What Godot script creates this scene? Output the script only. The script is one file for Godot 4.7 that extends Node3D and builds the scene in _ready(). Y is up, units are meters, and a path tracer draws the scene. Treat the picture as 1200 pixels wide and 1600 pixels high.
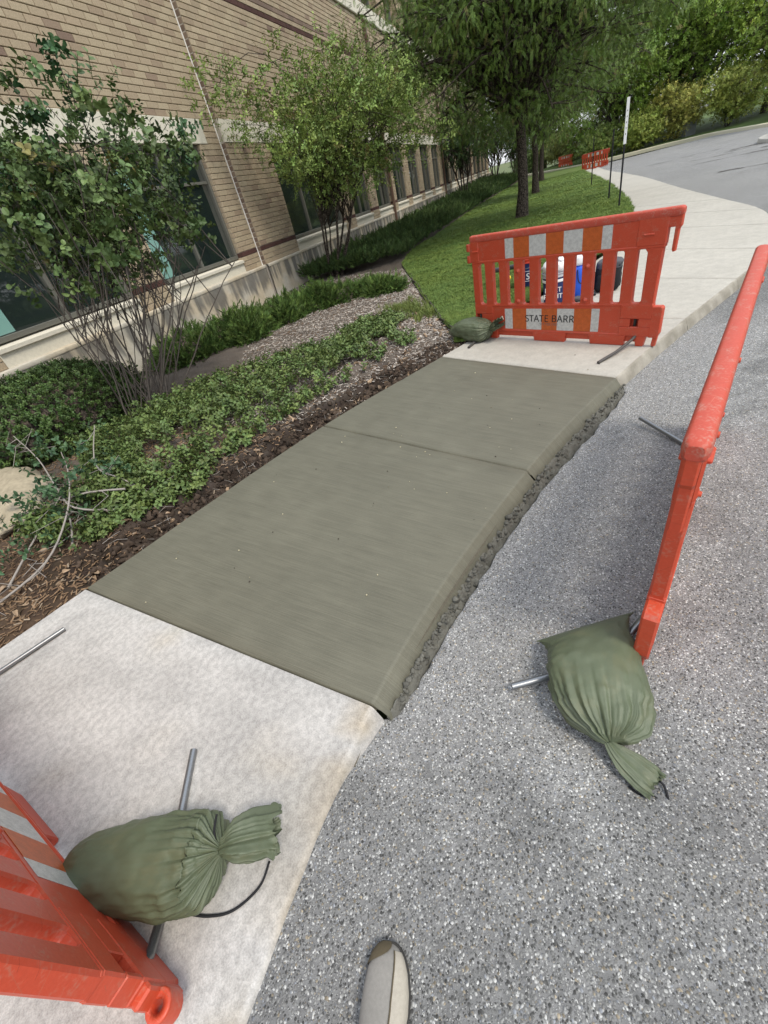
extends Node3D
# Fresh sidewalk repair between plastic barricades, beside a brick office building.

const H := 1.6
var cam_basis: Basis
var focal := 643.14
var rng := RandomNumberGenerator.new()
var nz := FastNoiseLite.new()
var M := {}
var used := {}

# ---------------------------------------------------------------- mesh builder
class MB:
	var v := PackedVector3Array()
	var n := PackedVector3Array()
	var c := PackedColorArray()
	var u := PackedVector2Array()
	var ix := PackedInt32Array()
	var col := Color.WHITE
	func tri(a: Vector3, b: Vector3, d: Vector3) -> void:
		var nn := (b - a).cross(d - a).normalized()
		var k := v.size()
		v.append(a); v.append(b); v.append(d)
		for i in 3:
			n.append(nn); c.append(col); u.append(Vector2.ZERO)
		ix.append(k); ix.append(k + 2); ix.append(k + 1)
	func quad(a: Vector3, b: Vector3, d: Vector3, e: Vector3) -> void:
		var nn := (d - a).cross(e - b).normalized()
		var k := v.size()
		v.append(a); v.append(b); v.append(d); v.append(e)
		for i in 4:
			n.append(nn); c.append(col)
		u.append(Vector2(0, 0)); u.append(Vector2(1, 0)); u.append(Vector2(1, 1)); u.append(Vector2(0, 1))
		ix.append(k); ix.append(k + 2); ix.append(k + 1)
		ix.append(k); ix.append(k + 3); ix.append(k + 2)
	# rows: Array of PackedVector3Array; smooth surface; cols/uvs optional arrays alike
	func grid(rows: Array, wrap := false, flip := false, cols: Array = [], uvs: Array = []) -> void:
		var nr := rows.size()
		var nc: int = rows[0].size()
		var k := v.size()
		var nn := PackedVector3Array()
		nn.resize(nr * nc)
		for r in nr:
			var row: PackedVector3Array = rows[r]
			for j in nc:
				v.append(row[j])
				c.append(cols[r][j] if cols.size() > 0 else col)
				u.append(uvs[r][j] if uvs.size() > 0 else Vector2(float(j) / (nc - 1), float(r) / (nr - 1)))
		var lim := nc if wrap else nc - 1
		for r in nr - 1:
			for j in lim:
				var j2 := (j + 1) % nc
				var a := r * nc + j
				var b := r * nc + j2
				var d := (r + 1) * nc + j2
				var e := (r + 1) * nc + j
				var fn := (v[k + d] - v[k + a]).cross(v[k + e] - v[k + b])
				if flip:
					fn = -fn
				nn[a] += fn; nn[b] += fn; nn[d] += fn; nn[e] += fn
				if flip:
					ix.append(k + a); ix.append(k + b); ix.append(k + d)
					ix.append(k + a); ix.append(k + d); ix.append(k + e)
				else:
					ix.append(k + a); ix.append(k + d); ix.append(k + b)
					ix.append(k + a); ix.append(k + e); ix.append(k + d)
		for i in nn.size():
			n.append(nn[i].normalized() if nn[i].length_squared() > 1e-18 else Vector3.UP)
	func tube(pts: Array, radii: Array, sides := 6, cap := false) -> void:
		var t0: Vector3 = (pts[1] - pts[0]).normalized()
		var up := Vector3.UP if absf(t0.y) < 0.9 else Vector3.RIGHT
		var x := up.cross(t0).normalized()
		var rows := []
		for i in pts.size():
			var t: Vector3
			if i == 0:
				t = t0
			elif i == pts.size() - 1:
				t = (pts[i] - pts[i - 1]).normalized()
			else:
				t = (pts[i + 1] - pts[i - 1]).normalized()
			x = (x - t * x.dot(t)).normalized()
			var y := t.cross(x)
			var row := PackedVector3Array()
			for s in sides:
				var a := TAU * s / sides
				row.append(pts[i] + (x * cos(a) + y * sin(a)) * radii[i])
			rows.append(row)
		grid(rows, true)
		if cap:
			for e in [0, rows.size() - 1]:
				var ce: Vector3 = pts[e]
				for s in sides:
					if e == 0:
						tri(ce, rows[e][(s + 1) % sides], rows[e][s])
					else:
						tri(ce, rows[e][s], rows[e][(s + 1) % sides])
	# profile: array of Vector2(r, y)
	func lathe(prof: Array, sides := 20, xf := Transform3D()) -> void:
		var rows := []
		for p in prof:
			var row := PackedVector3Array()
			for s in sides:
				var a := -TAU * s / sides
				row.append(xf * Vector3(p.x * cos(a), p.y, p.x * sin(a)))
			rows.append(row)
		grid(rows, true)
	func cbox(ce: Vector3, hs: Vector3, ch := 0.0, b := Basis.IDENTITY) -> void:
		if ch <= 0.0:
			for ax in 3:
				for s in [-1.0, 1.0]:
					var nrm := Vector3.ZERO; nrm[ax] = s
					var p := Vector3.ZERO; p[(ax + 1) % 3] = hs[(ax + 1) % 3]
					var q := Vector3.ZERO; q[(ax + 2) % 3] = hs[(ax + 2) % 3] * s
					var o := nrm * hs[ax]
					quad(ce + b * (o - p - q), ce + b * (o + p - q), ce + b * (o + p + q), ce + b * (o - p + q))
			return
		var inr := hs - Vector3.ONE * ch
		for ax in 3:
			var a1 := (ax + 1) % 3
			var a2 := (ax + 2) % 3
			for s in [-1.0, 1.0]:
				var o := Vector3.ZERO; o[ax] = hs[ax] * s
				var p := Vector3.ZERO; p[a1] = inr[a1]
				var q := Vector3.ZERO; q[a2] = inr[a2] * s
				quad(ce + b * (o - p - q), ce + b * (o + p - q), ce + b * (o + p + q), ce + b * (o - p + q))
			# edges along ax
			for s1 in [-1.0, 1.0]:
				for s2 in [-1.0, 1.0]:
					var e1 := Vector3.ZERO; e1[a1] = hs[a1] * s1; e1[a2] = inr[a2] * s2
					var e2 := Vector3.ZERO; e2[a1] = inr[a1] * s1; e2[a2] = hs[a2] * s2
					var l := Vector3.ZERO; l[ax] = inr[ax]
					if s1 * s2 > 0:
						quad(ce + b * (e1 - l), ce + b * (e2 - l), ce + b * (e2 + l), ce + b * (e1 + l))
					else:
						quad(ce + b * (e2 - l), ce + b * (e1 - l), ce + b * (e1 + l), ce + b * (e2 + l))
		for sx in [-1.0, 1.0]:
			for sy in [-1.0, 1.0]:
				for sz in [-1.0, 1.0]:
					var pa := Vector3(hs.x * sx, inr.y * sy, inr.z * sz)
					var pb := Vector3(inr.x * sx, hs.y * sy, inr.z * sz)
					var pc := Vector3(inr.x * sx, inr.y * sy, hs.z * sz)
					if sx * sy * sz > 0:
						tri(ce + b * pa, ce + b * pb, ce + b * pc)
					else:
						tri(ce + b * pa, ce + b * pc, ce + b * pb)
	# outline counter-clockwise in (x, y), thickness along z with bevelled rims
	func extrude(poly: PackedVector2Array, z0: float, z1: float, bev := 0.004) -> void:
		var k := poly.size()
		var ins := PackedVector2Array()
		for i in k:
			var e1 := (poly[i] - poly[(i + k - 1) % k]).normalized()
			var e2 := (poly[(i + 1) % k] - poly[i]).normalized()
			var n1 := Vector2(-e1.y, e1.x)
			var n2 := Vector2(-e2.y, e2.x)
			var m := (n1 + n2).normalized()
			ins.append(poly[i] + m * bev / maxf(0.5, m.dot(n1)))
		var tr := Geometry2D.triangulate_polygon(ins)
		for t in range(0, tr.size(), 3):
			var a := ins[tr[t]]
			var b := ins[tr[t + 1]]
			var d := ins[tr[t + 2]]
			if (b - a).cross(d - a) < 0:
				var s := b; b = d; d = s
			tri(Vector3(a.x, a.y, z1), Vector3(b.x, b.y, z1), Vector3(d.x, d.y, z1))
			tri(Vector3(a.x, a.y, z0), Vector3(d.x, d.y, z0), Vector3(b.x, b.y, z0))
		for i in k:
			var j := (i + 1) % k
			var p := poly[i]
			var q := poly[j]
			var pi := ins[i]
			var qi := ins[j]
			quad(Vector3(p.x, p.y, z0 + bev), Vector3(q.x, q.y, z0 + bev), Vector3(q.x, q.y, z1 - bev), Vector3(p.x, p.y, z1 - bev))
			quad(Vector3(p.x, p.y, z1 - bev), Vector3(q.x, q.y, z1 - bev), Vector3(qi.x, qi.y, z1), Vector3(pi.x, pi.y, z1))
			quad(Vector3(pi.x, pi.y, z0), Vector3(qi.x, qi.y, z0), Vector3(q.x, q.y, z0 + bev), Vector3(p.x, p.y, z0 + bev))
	func done() -> ArrayMesh:
		var a := []
		a.resize(Mesh.ARRAY_MAX)
		a[Mesh.ARRAY_VERTEX] = v
		a[Mesh.ARRAY_NORMAL] = n
		a[Mesh.ARRAY_COLOR] = c
		a[Mesh.ARRAY_TEX_UV] = u
		a[Mesh.ARRAY_INDEX] = ix
		var m := ArrayMesh.new()
		m.add_surface_from_arrays(Mesh.PRIMITIVE_TRIANGLES, a)
		return m

# ---------------------------------------------------------------- node helpers
func numbered(called: String) -> String:
	if not used.has(called):
		used[called] = 0
		return called
	used[called] += 1
	return "%s_%03d" % [called, used[called]]

func tag(o: Node, label: String, category := "", group := "", kind := "") -> void:
	if label: o.set_meta("label", label)
	if category: o.set_meta("category", category)
	if group: o.set_meta("group", group)
	if kind: o.set_meta("kind", kind)

func thing(called: String, label: String, category: String, group := "", xf := Transform3D()) -> Node3D:
	var o := Node3D.new()
	o.name = numbered(called)
	add_child(o)
	o.transform = xf
	tag(o, label, category, group)
	return o

func part(parent: Node, called: String, mesh: Mesh, m: Material, xf := Transform3D()) -> MeshInstance3D:
	var o := MeshInstance3D.new()
	o.name = numbered(called) if parent == self else called
	o.mesh = mesh
	o.material_override = m
	parent.add_child(o, true)
	o.transform = xf
	return o

func structure(called: String, label: String, mesh: Mesh, m: Material) -> MeshInstance3D:
	var o := part(self, called, mesh, m)
	tag(o, label, "", "", "structure")
	return o

func multi(parent: Node, called: String, mesh: Mesh, m: Material, xfs: Array[Transform3D], cols: PackedColorArray) -> MultiMeshInstance3D:
	var mm := MultiMesh.new()
	mm.transform_format = MultiMesh.TRANSFORM_3D
	mm.use_colors = true
	mm.mesh = mesh
	mm.instance_count = xfs.size()
	var buf := PackedFloat32Array()
	buf.resize(xfs.size() * 16)
	var k := 0
	for i in xfs.size():
		var t := xfs[i]
		var b := t.basis
		var cl := cols[i]
		buf[k] = b.x.x; buf[k + 1] = b.y.x; buf[k + 2] = b.z.x; buf[k + 3] = t.origin.x
		buf[k + 4] = b.x.y; buf[k + 5] = b.y.y; buf[k + 6] = b.z.y; buf[k + 7] = t.origin.y
		buf[k + 8] = b.x.z; buf[k + 9] = b.y.z; buf[k + 10] = b.z.z; buf[k + 11] = t.origin.z
		buf[k + 12] = cl.r; buf[k + 13] = cl.g; buf[k + 14] = cl.b; buf[k + 15] = 1.0
		k += 16
	mm.buffer = buf
	var o := MultiMeshInstance3D.new()
	o.name = numbered(called) if parent == self else called
	o.multimesh = mm
	o.material_override = m
	o.set_meta("kind", "stuff")
	parent.add_child(o, true)
	return o

# ---------------------------------------------------------------- small maths
func rr(a: float, b: float) -> float:
	return rng.randf_range(a, b)

func rdir() -> Vector3:
	var z := rr(-1, 1)
	var a := rr(0, TAU)
	var s := sqrt(1 - z * z)
	return Vector3(s * cos(a), z, s * sin(a))

func sst(a: float, b: float, x: float) -> float:
	var t := clampf((x - a) / (b - a), 0, 1)
	return t * t * (3 - 2 * t)

func basis_to(y: Vector3, roll: float) -> Basis:
	y = y.normalized()
	var h := Vector3.RIGHT if absf(y.x) < 0.8 else Vector3.UP
	var x := h.cross(y).normalized()
	var z := x.cross(y)
	return Basis(x * cos(roll) + z * sin(roll), y, z * cos(roll) - x * sin(roll))

func lerp_list(l: Array, z: float) -> float:   # l: [[z, x], ...] with z falling
	if z >= l[0][0]: return l[0][1]
	for i in l.size() - 1:
		if z >= l[i + 1][0]:
			return lerpf(l[i][1], l[i + 1][1], (l[i][0] - z) / (l[i][0] - l[i + 1][0]))
	return l[-1][1]

func to_pixel(p: Vector3) -> Vector3:   # pixel in the 1200 x 1600 frame and depth
	var q := cam_basis.inverse() * (p - Vector3(0, H, 0))
	if q.z > -0.05: return Vector3(-9999, -9999, -1)
	return Vector3(600 + focal * q.x / -q.z, 800 - focal * q.y / -q.z, -q.z)

func fall(x: float, z: float) -> float:
	return -0.5 * sst(10, 46, -z) * sst(-7, -1, x)

func n3(x: float, y: float, z: float) -> float:
	return nz.get_noise_3d(x, y, z)

# ---------------------------------------------------------------- textures and materials
func noise_bytes(size: int, freq: float, oct: int, seed_: int, type := FastNoiseLite.TYPE_SIMPLEX_SMOOTH, w := 0) -> PackedByteArray:
	var f := FastNoiseLite.new()
	f.noise_type = type
	f.seed = seed_
	f.frequency = freq
	f.fractal_octaves = oct
	var im := f.get_seamless_image(w if w > 0 else size, size)
	if w > 0:
		im.resize(size, size, Image.INTERPOLATE_CUBIC)
	im.convert(Image.FORMAT_L8)
	return im.get_data()

func tex_from(data: PackedByteArray, size: int, rgb := true) -> ImageTexture:
	return ImageTexture.create_from_image(Image.create_from_data(size, size, false, Image.FORMAT_RGB8 if rgb else Image.FORMAT_L8, data))

func normal_from(data: PackedByteArray, size: int, strength: float) -> ImageTexture:
	var im := Image.create_from_data(size, size, false, Image.FORMAT_L8, data)
	im.convert(Image.FORMAT_RGBA8)
	im.bump_map_to_normal_map(strength)
	return ImageTexture.create_from_image(im)

func lc(r: float, g: float, b: float) -> Color:
	return Color(r, g, b).linear_to_srgb()

func mat(key: String, lin: Color, rough: float, vc := false) -> StandardMaterial3D:
	var m := StandardMaterial3D.new()
	m.resource_name = key
	m.albedo_color = lin.linear_to_srgb()
	m.roughness = rough
	m.metallic_specular = 0.4
	m.vertex_color_use_as_albedo = vc
	m.cull_mode = BaseMaterial3D.CULL_DISABLED
	M[key] = m
	return m

func tri_tex(m: StandardMaterial3D, t: Texture2D, scale: float, nt: Texture2D = null, ns := 1.0) -> void:
	m.albedo_texture = t
	m.uv1_triplanar = true
	m.uv1_world_triplanar = true
	m.uv1_triplanar_sharpness = 4.0
	m.uv1_scale = Vector3.ONE * scale
	if nt:
		m.normal_enabled = true
		m.normal_texture = nt
		m.normal_scale = ns

func speckle(size: int, lo: float, hi: float, seed_: int, f1: float, f2: float, grain: float) -> Array:
	# grey noise between lo and hi in linear terms; returns [colour texture, normal texture]
	var a := noise_bytes(size, f1, 4, seed_)
	var b := noise_bytes(size, f2, 3, seed_ + 7)
	var r := RandomNumberGenerator.new()
	r.seed = seed_
	var d := PackedByteArray(); d.resize(size * size * 3)
	var h := PackedByteArray(); h.resize(size * size)
	for i in size * size:
		var t := (a[i] * 0.5 + b[i] * 0.5) / 255.0 + (r.randf() - 0.5) * grain
		t = clampf(t, 0, 1)
		var s := int(255.0 * pow(lo + (hi - lo) * t, 1.0 / 2.2))
		d[i * 3] = s; d[i * 3 + 1] = s; d[i * 3 + 2] = s
		h[i] = int(t * 255)
	return [tex_from(d, size), normal_from(h, size, 4.0)]

func asphalt_tex() -> Array:
	var size := 1024
	var a := noise_bytes(size, 0.02, 4, 5)
	var d := PackedByteArray(); d.resize(size * size * 3)
	var h := PackedByteArray(); h.resize(size * size)
	var r := RandomNumberGenerator.new()
	r.seed = 77
	for i in size * size:
		var t := 104.0 + a[i] * 0.14 + r.randf() * 26.0
		var s := int(t)
		d[i * 3] = s; d[i * 3 + 1] = s; d[i * 3 + 2] = s
		h[i] = int(40 + r.randf() * 50)
	for k in 42000:
		var cx := r.randi() % size
		var cy := r.randi() % size
		var rad := 1.3 + 3.8 * pow(r.randf(), 2.2)
		var e := r.randf_range(0.6, 1.0)
		var an := r.randf() * PI
		var ca := cos(an)
		var sa := sin(an)
		var q := r.randf()
		var g := 116.0 + 54.0 * r.randf()
		var tint := Vector3(1, 1, 0.99)
		if q < 0.13:
			g = r.randf_range(174, 220)
		elif q < 0.35:
			g = r.randf_range(70, 102)
		elif q < 0.41:
			tint = Vector3(1.07, 1.0, 0.88)
		elif q < 0.47:
			tint = Vector3(0.97, 0.99, 1.03)
		var ir := int(ceil(rad))
		for dy in range(-ir, ir + 1):
			for dx in range(-ir, ir + 1):
				var px := (dx * ca + dy * sa) / rad
				var py := (dy * ca - dx * sa) / (rad * e)
				var rad2 := px * px + py * py
				if rad2 < 1.0:
					var i := ((cy + dy + size) % size) * size + (cx + dx + size) % size
					var gg := g * (1.0 + 0.10 * (px - py))
					d[i * 3] = int(clampf(gg * tint.x, 0, 255)); d[i * 3 + 1] = int(clampf(gg * tint.y, 0, 255)); d[i * 3 + 2] = int(clampf(gg * tint.z, 0, 255))
					h[i] = int(120 + 110 * (1.0 - rad2))
	return [tex_from(d, size), normal_from(h, size, 3.0)]

func streaks(size: int, freq: float, seed_: int, w: int) -> PackedByteArray:
	# long streaks along x: a narrow noise image stretched sideways
	var f := FastNoiseLite.new()
	f.noise_type = FastNoiseLite.TYPE_SIMPLEX
	f.seed = seed_
	f.frequency = freq
	f.fractal_octaves = 3
	var im := f.get_seamless_image(size, size)
	im.convert(Image.FORMAT_L8)
	im = im.get_region(Rect2i(0, 0, w, size))
	im.resize(size, size, Image.INTERPOLATE_CUBIC)
	var d := im.get_data()
	# blend the right end back to the left so that the streaks tile
	for y in size:
		for x in range(size - 64, size):
			var t := (x - (size - 64)) / 64.0
			d[y * size + x] = int(lerpf(d[y * size + x], d[y * size + (x - (size - 64)) / 8], t))
	return d

func scuffed(size: int, base: Color, dusty: Color, amount: float, seed_: int) -> ImageTexture:
	# plastic colour with blotches of dried cement dust and rubbed marks
	var a := noise_bytes(size, 0.012, 5, seed_)
	var b := noise_bytes(size, 0.07, 4, seed_ + 1)
	var r := RandomNumberGenerator.new()
	r.seed = seed_
	var d := PackedByteArray(); d.resize(size * size * 3)
	for i in size * size:
		var m := sst(1.0 - amount, 1.35 - amount, 0.6 * a[i] / 255.0 + 0.55 * b[i] / 255.0 + (r.randf() - 0.5) * 0.12) * 0.75
		var v := 0.88 + 0.12 * b[i] / 255.0
		var c := (base * v).lerp(dusty, m).linear_to_srgb()
		d[i * 3] = int(clampf(c.r, 0, 1) * 255); d[i * 3 + 1] = int(clampf(c.g, 0, 1) * 255); d[i * 3 + 2] = int(clampf(c.b, 0, 1) * 255)
	# scratches: short pale or dark rubs
	for k in 170:
		var x := r.randf() * size
		var y := r.randf() * size
		var an := r.randfn(0.0, 0.5) if k % 3 else r.randf() * PI
		var ln := int(r.randf_range(10, 90))
		var cc := (dusty * r.randf_range(0.7, 1.5)).linear_to_srgb() if k % 4 else (base * 0.45).linear_to_srgb()
		var al := r.randf_range(0.2, 0.7)
		for q in ln:
			var i := (int(y + q * sin(an)) + size) % size * size + (int(x + q * cos(an)) + size) % size
			for ch in 3:
				d[i * 3 + ch] = int(clampf(lerpf(d[i * 3 + ch], cc[ch] * 255.0, al), 0, 255))
	return tex_from(d, size)

func broom_tex() -> Array:
	var size := 512
	var a := streaks(size, 0.30, 31, 10)
	var b := streaks(size, 0.035, 32, 6)
	var e := noise_bytes(size, 0.01, 4, 33)
	var r := RandomNumberGenerator.new()
	r.seed = 9
	var d := PackedByteArray(); d.resize(size * size * 3)
	var h := PackedByteArray(); h.resize(size * size)
	for i in size * size:
		var t := 0.66 * a[i] / 255.0 + 0.22 * b[i] / 255.0 + 0.2 * e[i] / 255.0 + (r.randf() - 0.5) * 0.35
		var g := int(clampf(198.0 + 52.0 * t, 0, 255))
		d[i * 3] = g; d[i * 3 + 1] = g; d[i * 3 + 2] = g
		h[i] = int(clampf(a[i] * 0.8 + r.randf() * 40, 0, 255))
	return [tex_from(d, size), normal_from(h, size, 2.0)]

func weave_tex() -> Array:
	var size := 128
	var d := PackedByteArray(); d.resize(size * size * 3)
	var h := PackedByteArray(); h.resize(size * size)
	var r := RandomNumberGenerator.new()
	r.seed = 4
	for y in size:
		for x in size:
			var cx := x / 4
			var cy := y / 4
			var over := (cx + cy) % 2 == 0
			var t := absf(sin(PI * (x + 0.5) / 4.0)) if not over else absf(sin(PI * (y + 0.5) / 4.0))
			var g := int(190 + 50 * t + r.randf() * 15)
			var i := y * size + x
			d[i * 3] = g; d[i * 3 + 1] = g; d[i * 3 + 2] = g
			h[i] = int(80 + 150 * t)
	return [tex_from(d, size), normal_from(h, size, 2.0)]

func bark_tex() -> Array:
	var size := 256
	var a := noise_bytes(size, 0.02, 4, 51, FastNoiseLite.TYPE_SIMPLEX, 256)
	var im := Image.create_from_data(size, size, false, Image.FORMAT_L8, noise_bytes(size, 0.05, 4, 52))
	im.resize(size, 32, Image.INTERPOLATE_CUBIC)
	im.resize(size, size, Image.INTERPOLATE_CUBIC)
	var b := im.get_data()
	var d := PackedByteArray(); d.resize(size * size * 3)
	var h := PackedByteArray(); h.resize(size * size)
	for i in size * size:
		var t := 0.35 * a[i] / 255.0 + 0.65 * b[i] / 255.0
		t = clampf((t - 0.3) * 2.2, 0, 1)
		var g := int(90 + 165 * t)
		d[i * 3] = g; d[i * 3 + 1] = g; d[i * 3 + 2] = g
		h[i] = int(t * 255)
	return [tex_from(d, size), normal_from(h, size, 6.0)]

func make_materials() -> void:
	var fine := speckle(512, 0.72, 1.0, 11, 0.012, 0.06, 0.25)
	var rough := speckle(512, 0.45, 1.0, 12, 0.02, 0.09, 0.35)
	var blotch := speckle(512, 0.55, 1.0, 13, 0.006, 0.03, 0.10)
	var grit := speckle(512, 0.62, 1.0, 14, 0.06, 0.25, 0.9)
	var asph := asphalt_tex()
	var broom := broom_tex()
	var weave := weave_tex()
	var bark := bark_tex()
	var m: StandardMaterial3D
	m = mat("asphalt", Color(1, 1, 1), 0.9, true); tri_tex(m, asph[0], 1.08, asph[1], 1.0)
	m = mat("old_concrete", Color(0.69, 0.665, 0.63), 0.92, true); tri_tex(m, rough[0], 2.6, rough[1], 0.35)
	m = mat("walk_concrete", Color(0.56, 0.53, 0.47), 0.92, true); tri_tex(m, fine[0], 1.1, fine[1], 0.3)
	m = mat("fresh_concrete", Color(0.194, 0.187, 0.140), 0.62, true)
	m.albedo_texture = broom[0]; m.normal_enabled = true; m.normal_texture = broom[1]; m.normal_scale = 0.35
	m = mat("fresh_rubble", Color(0.21, 0.205, 0.175), 0.85, true); tri_tex(m, rough[0], 6.0, rough[1], 1.0)
	m = mat("soil", Color(1, 1, 1), 0.97, true); tri_tex(m, rough[0], 3.0, rough[1], 1.2)
	m = mat("chip", Color(1, 1, 1), 0.9, true)
	m = mat("turf", Color(1, 1, 1), 0.95, true); tri_tex(m, rough[0], 4.0)
	m = mat("blade", Color(1, 1, 1), 0.7, true); m.backlight = Color(0.25, 0.3, 0.1)
	m = mat("leaf", Color(1, 1, 1), 0.5, true); m.backlight = Color(0.70, 0.80, 0.28)
	m = mat("needle", Color(1, 1, 1), 0.65, true); m.backlight = Color(0.30, 0.36, 0.14)
	m = mat("bark", Color(0.17, 0.135, 0.105), 0.95); tri_tex(m, bark[0], 2.2, bark[1], 1.2)
	m = mat("twig", Color(0.125, 0.105, 0.09), 0.9); tri_tex(m, rough[0], 9.0)
	m = mat("pale_twig", Color(0.42, 0.38, 0.34), 0.9); tri_tex(m, rough[0], 9.0)
	m = mat("brick", Color(1, 1, 1), 0.93, true); tri_tex(m, rough[0], 4.0, rough[1], 0.5)
	m = mat("mortar", Color(0.47, 0.42, 0.35), 0.95); tri_tex(m, fine[0], 6.0)
	m = mat("far_brick", Color(0.50, 0.385, 0.26), 0.95); tri_tex(m, blotch[0], 1.2)
	m = mat("cast_stone", Color(0.74, 0.69, 0.57), 0.9, true); tri_tex(m, fine[0], 2.5, fine[1], 0.2)
	m = mat("plinth", Color(1, 1, 1), 0.93, true); tri_tex(m, fine[0], 1.7, fine[1], 0.3)
	m = mat("frame", Color(0.17, 0.165, 0.14), 0.5); m.metallic = 0.3
	m = mat("glass", Color(0.05, 0.085, 0.08), 0.02); m.transparency = BaseMaterial3D.TRANSPARENCY_ALPHA; m.albedo_color.a = 0.22; m.metallic_specular = 0.9
	m = mat("blind", Color(0.36, 0.66, 0.58), 0.6)
	m = mat("room", Color(0.16, 0.16, 0.15), 0.9)
	m = mat("downspout", Color(0.14, 0.085, 0.06), 0.5)
	m = mat("caulk", Color(0.72, 0.69, 0.64), 0.8)
	m = mat("orange", Color(1, 1, 1), 0.42); tri_tex(m, scuffed(512, Color(0.53, 0.066, 0.027), Color(0.42, 0.15, 0.10), 0.36, 201), 1.9, fine[1], 0.12); m.metallic_specular = 0.5
	m = mat("faded_orange", Color(1, 1, 1), 0.55); tri_tex(m, scuffed(512, Color(0.50, 0.078, 0.047), Color(0.42, 0.22, 0.17), 0.40, 203), 2.6, fine[1], 0.12)
	m = mat("bright_orange", Color(0.85, 0.12, 0.05), 0.45); tri_tex(m, blotch[0], 2.0)
	m = mat("sheet_white", Color(0.72, 0.71, 0.67), 0.4); tri_tex(m, rough[0], 2.6)
	m = mat("sheet_orange", Color(0.62, 0.135, 0.032), 0.4); tri_tex(m, blotch[0], 6.0)
	m = mat("print_black", Color(0.02, 0.02, 0.02), 0.7)
	m = mat("print_grey", Color(0.16, 0.15, 0.14), 0.7)
	m = mat("print_white", Color(0.8, 0.8, 0.8), 0.6)
	m = mat("steel", Color(0.38, 0.39, 0.40), 0.38); m.metallic = 0.85; m.albedo_texture = rough[0]; m.uv1_triplanar = true; m.uv1_scale = Vector3.ONE * 14.0
	m = mat("dull_steel", Color(0.10, 0.095, 0.09), 0.6); m.metallic = 0.4
	m = mat("sandbag", Color(0.165, 0.200, 0.115), 0.42, true); m.albedo_texture = weave[0]; m.normal_enabled = true; m.normal_texture = weave[1]; m.normal_scale = 0.7
	m.uv1_scale = Vector3(3.2, 3.2, 3.2); m.metallic_specular = 0.5
	m = mat("cord", Color(0.015, 0.015, 0.017), 0.8)
	m = mat("string", Color(0.55, 0.5, 0.4), 0.8)
	m = mat("navy", Color(0.018, 0.032, 0.115), 0.4)
	m = mat("red_plastic", Color(0.62, 0.06, 0.03), 0.4)
	m = mat("grey_plastic", Color(0.42, 0.43, 0.46), 0.5)
	m = mat("white_cloth", Color(0.78, 0.79, 0.80), 0.8)
	m = mat("blue_cloth", Color(0.025, 0.11, 0.62), 0.5)
	m = mat("black_cloth", Color(0.016, 0.016, 0.018), 0.8)
	m = mat("grey_cloth", Color(0.09, 0.09, 0.1), 0.85)
	m = mat("yellow", Color(0.75, 0.55, 0.05), 0.5)
	m = mat("post_black", Color(0.012, 0.012, 0.013), 0.5)
	m = mat("sign_white", Color(0.75, 0.75, 0.74), 0.5)
	m = mat("boulder", Color(0.50, 0.43, 0.31), 0.95); tri_tex(m, blotch[0], 1.6, rough[1], 0.5)
	m = mat("suede", Color(0.30, 0.285, 0.26), 0.95); tri_tex(m, fine[0], 12.0)
	m = mat("suede_pale", Color(0.46, 0.42, 0.35), 0.9); tri_tex(m, fine[0], 12.0)
	m = mat("suede_brown", Color(0.13, 0.105, 0.065), 0.95); tri_tex(m, fine[0], 12.0)
	m = mat("rubber", Color(0.04, 0.038, 0.035), 0.8)
	m = mat("kerb_pale", Color(0.62, 0.57, 0.42), 0.9); tri_tex(m, fine[0], 2.0)
	m = mat("edging", Color(0.06, 0.05, 0.045), 0.8)
	m = mat("util_grey", Color(0.16, 0.17, 0.16), 0.7)

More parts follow.
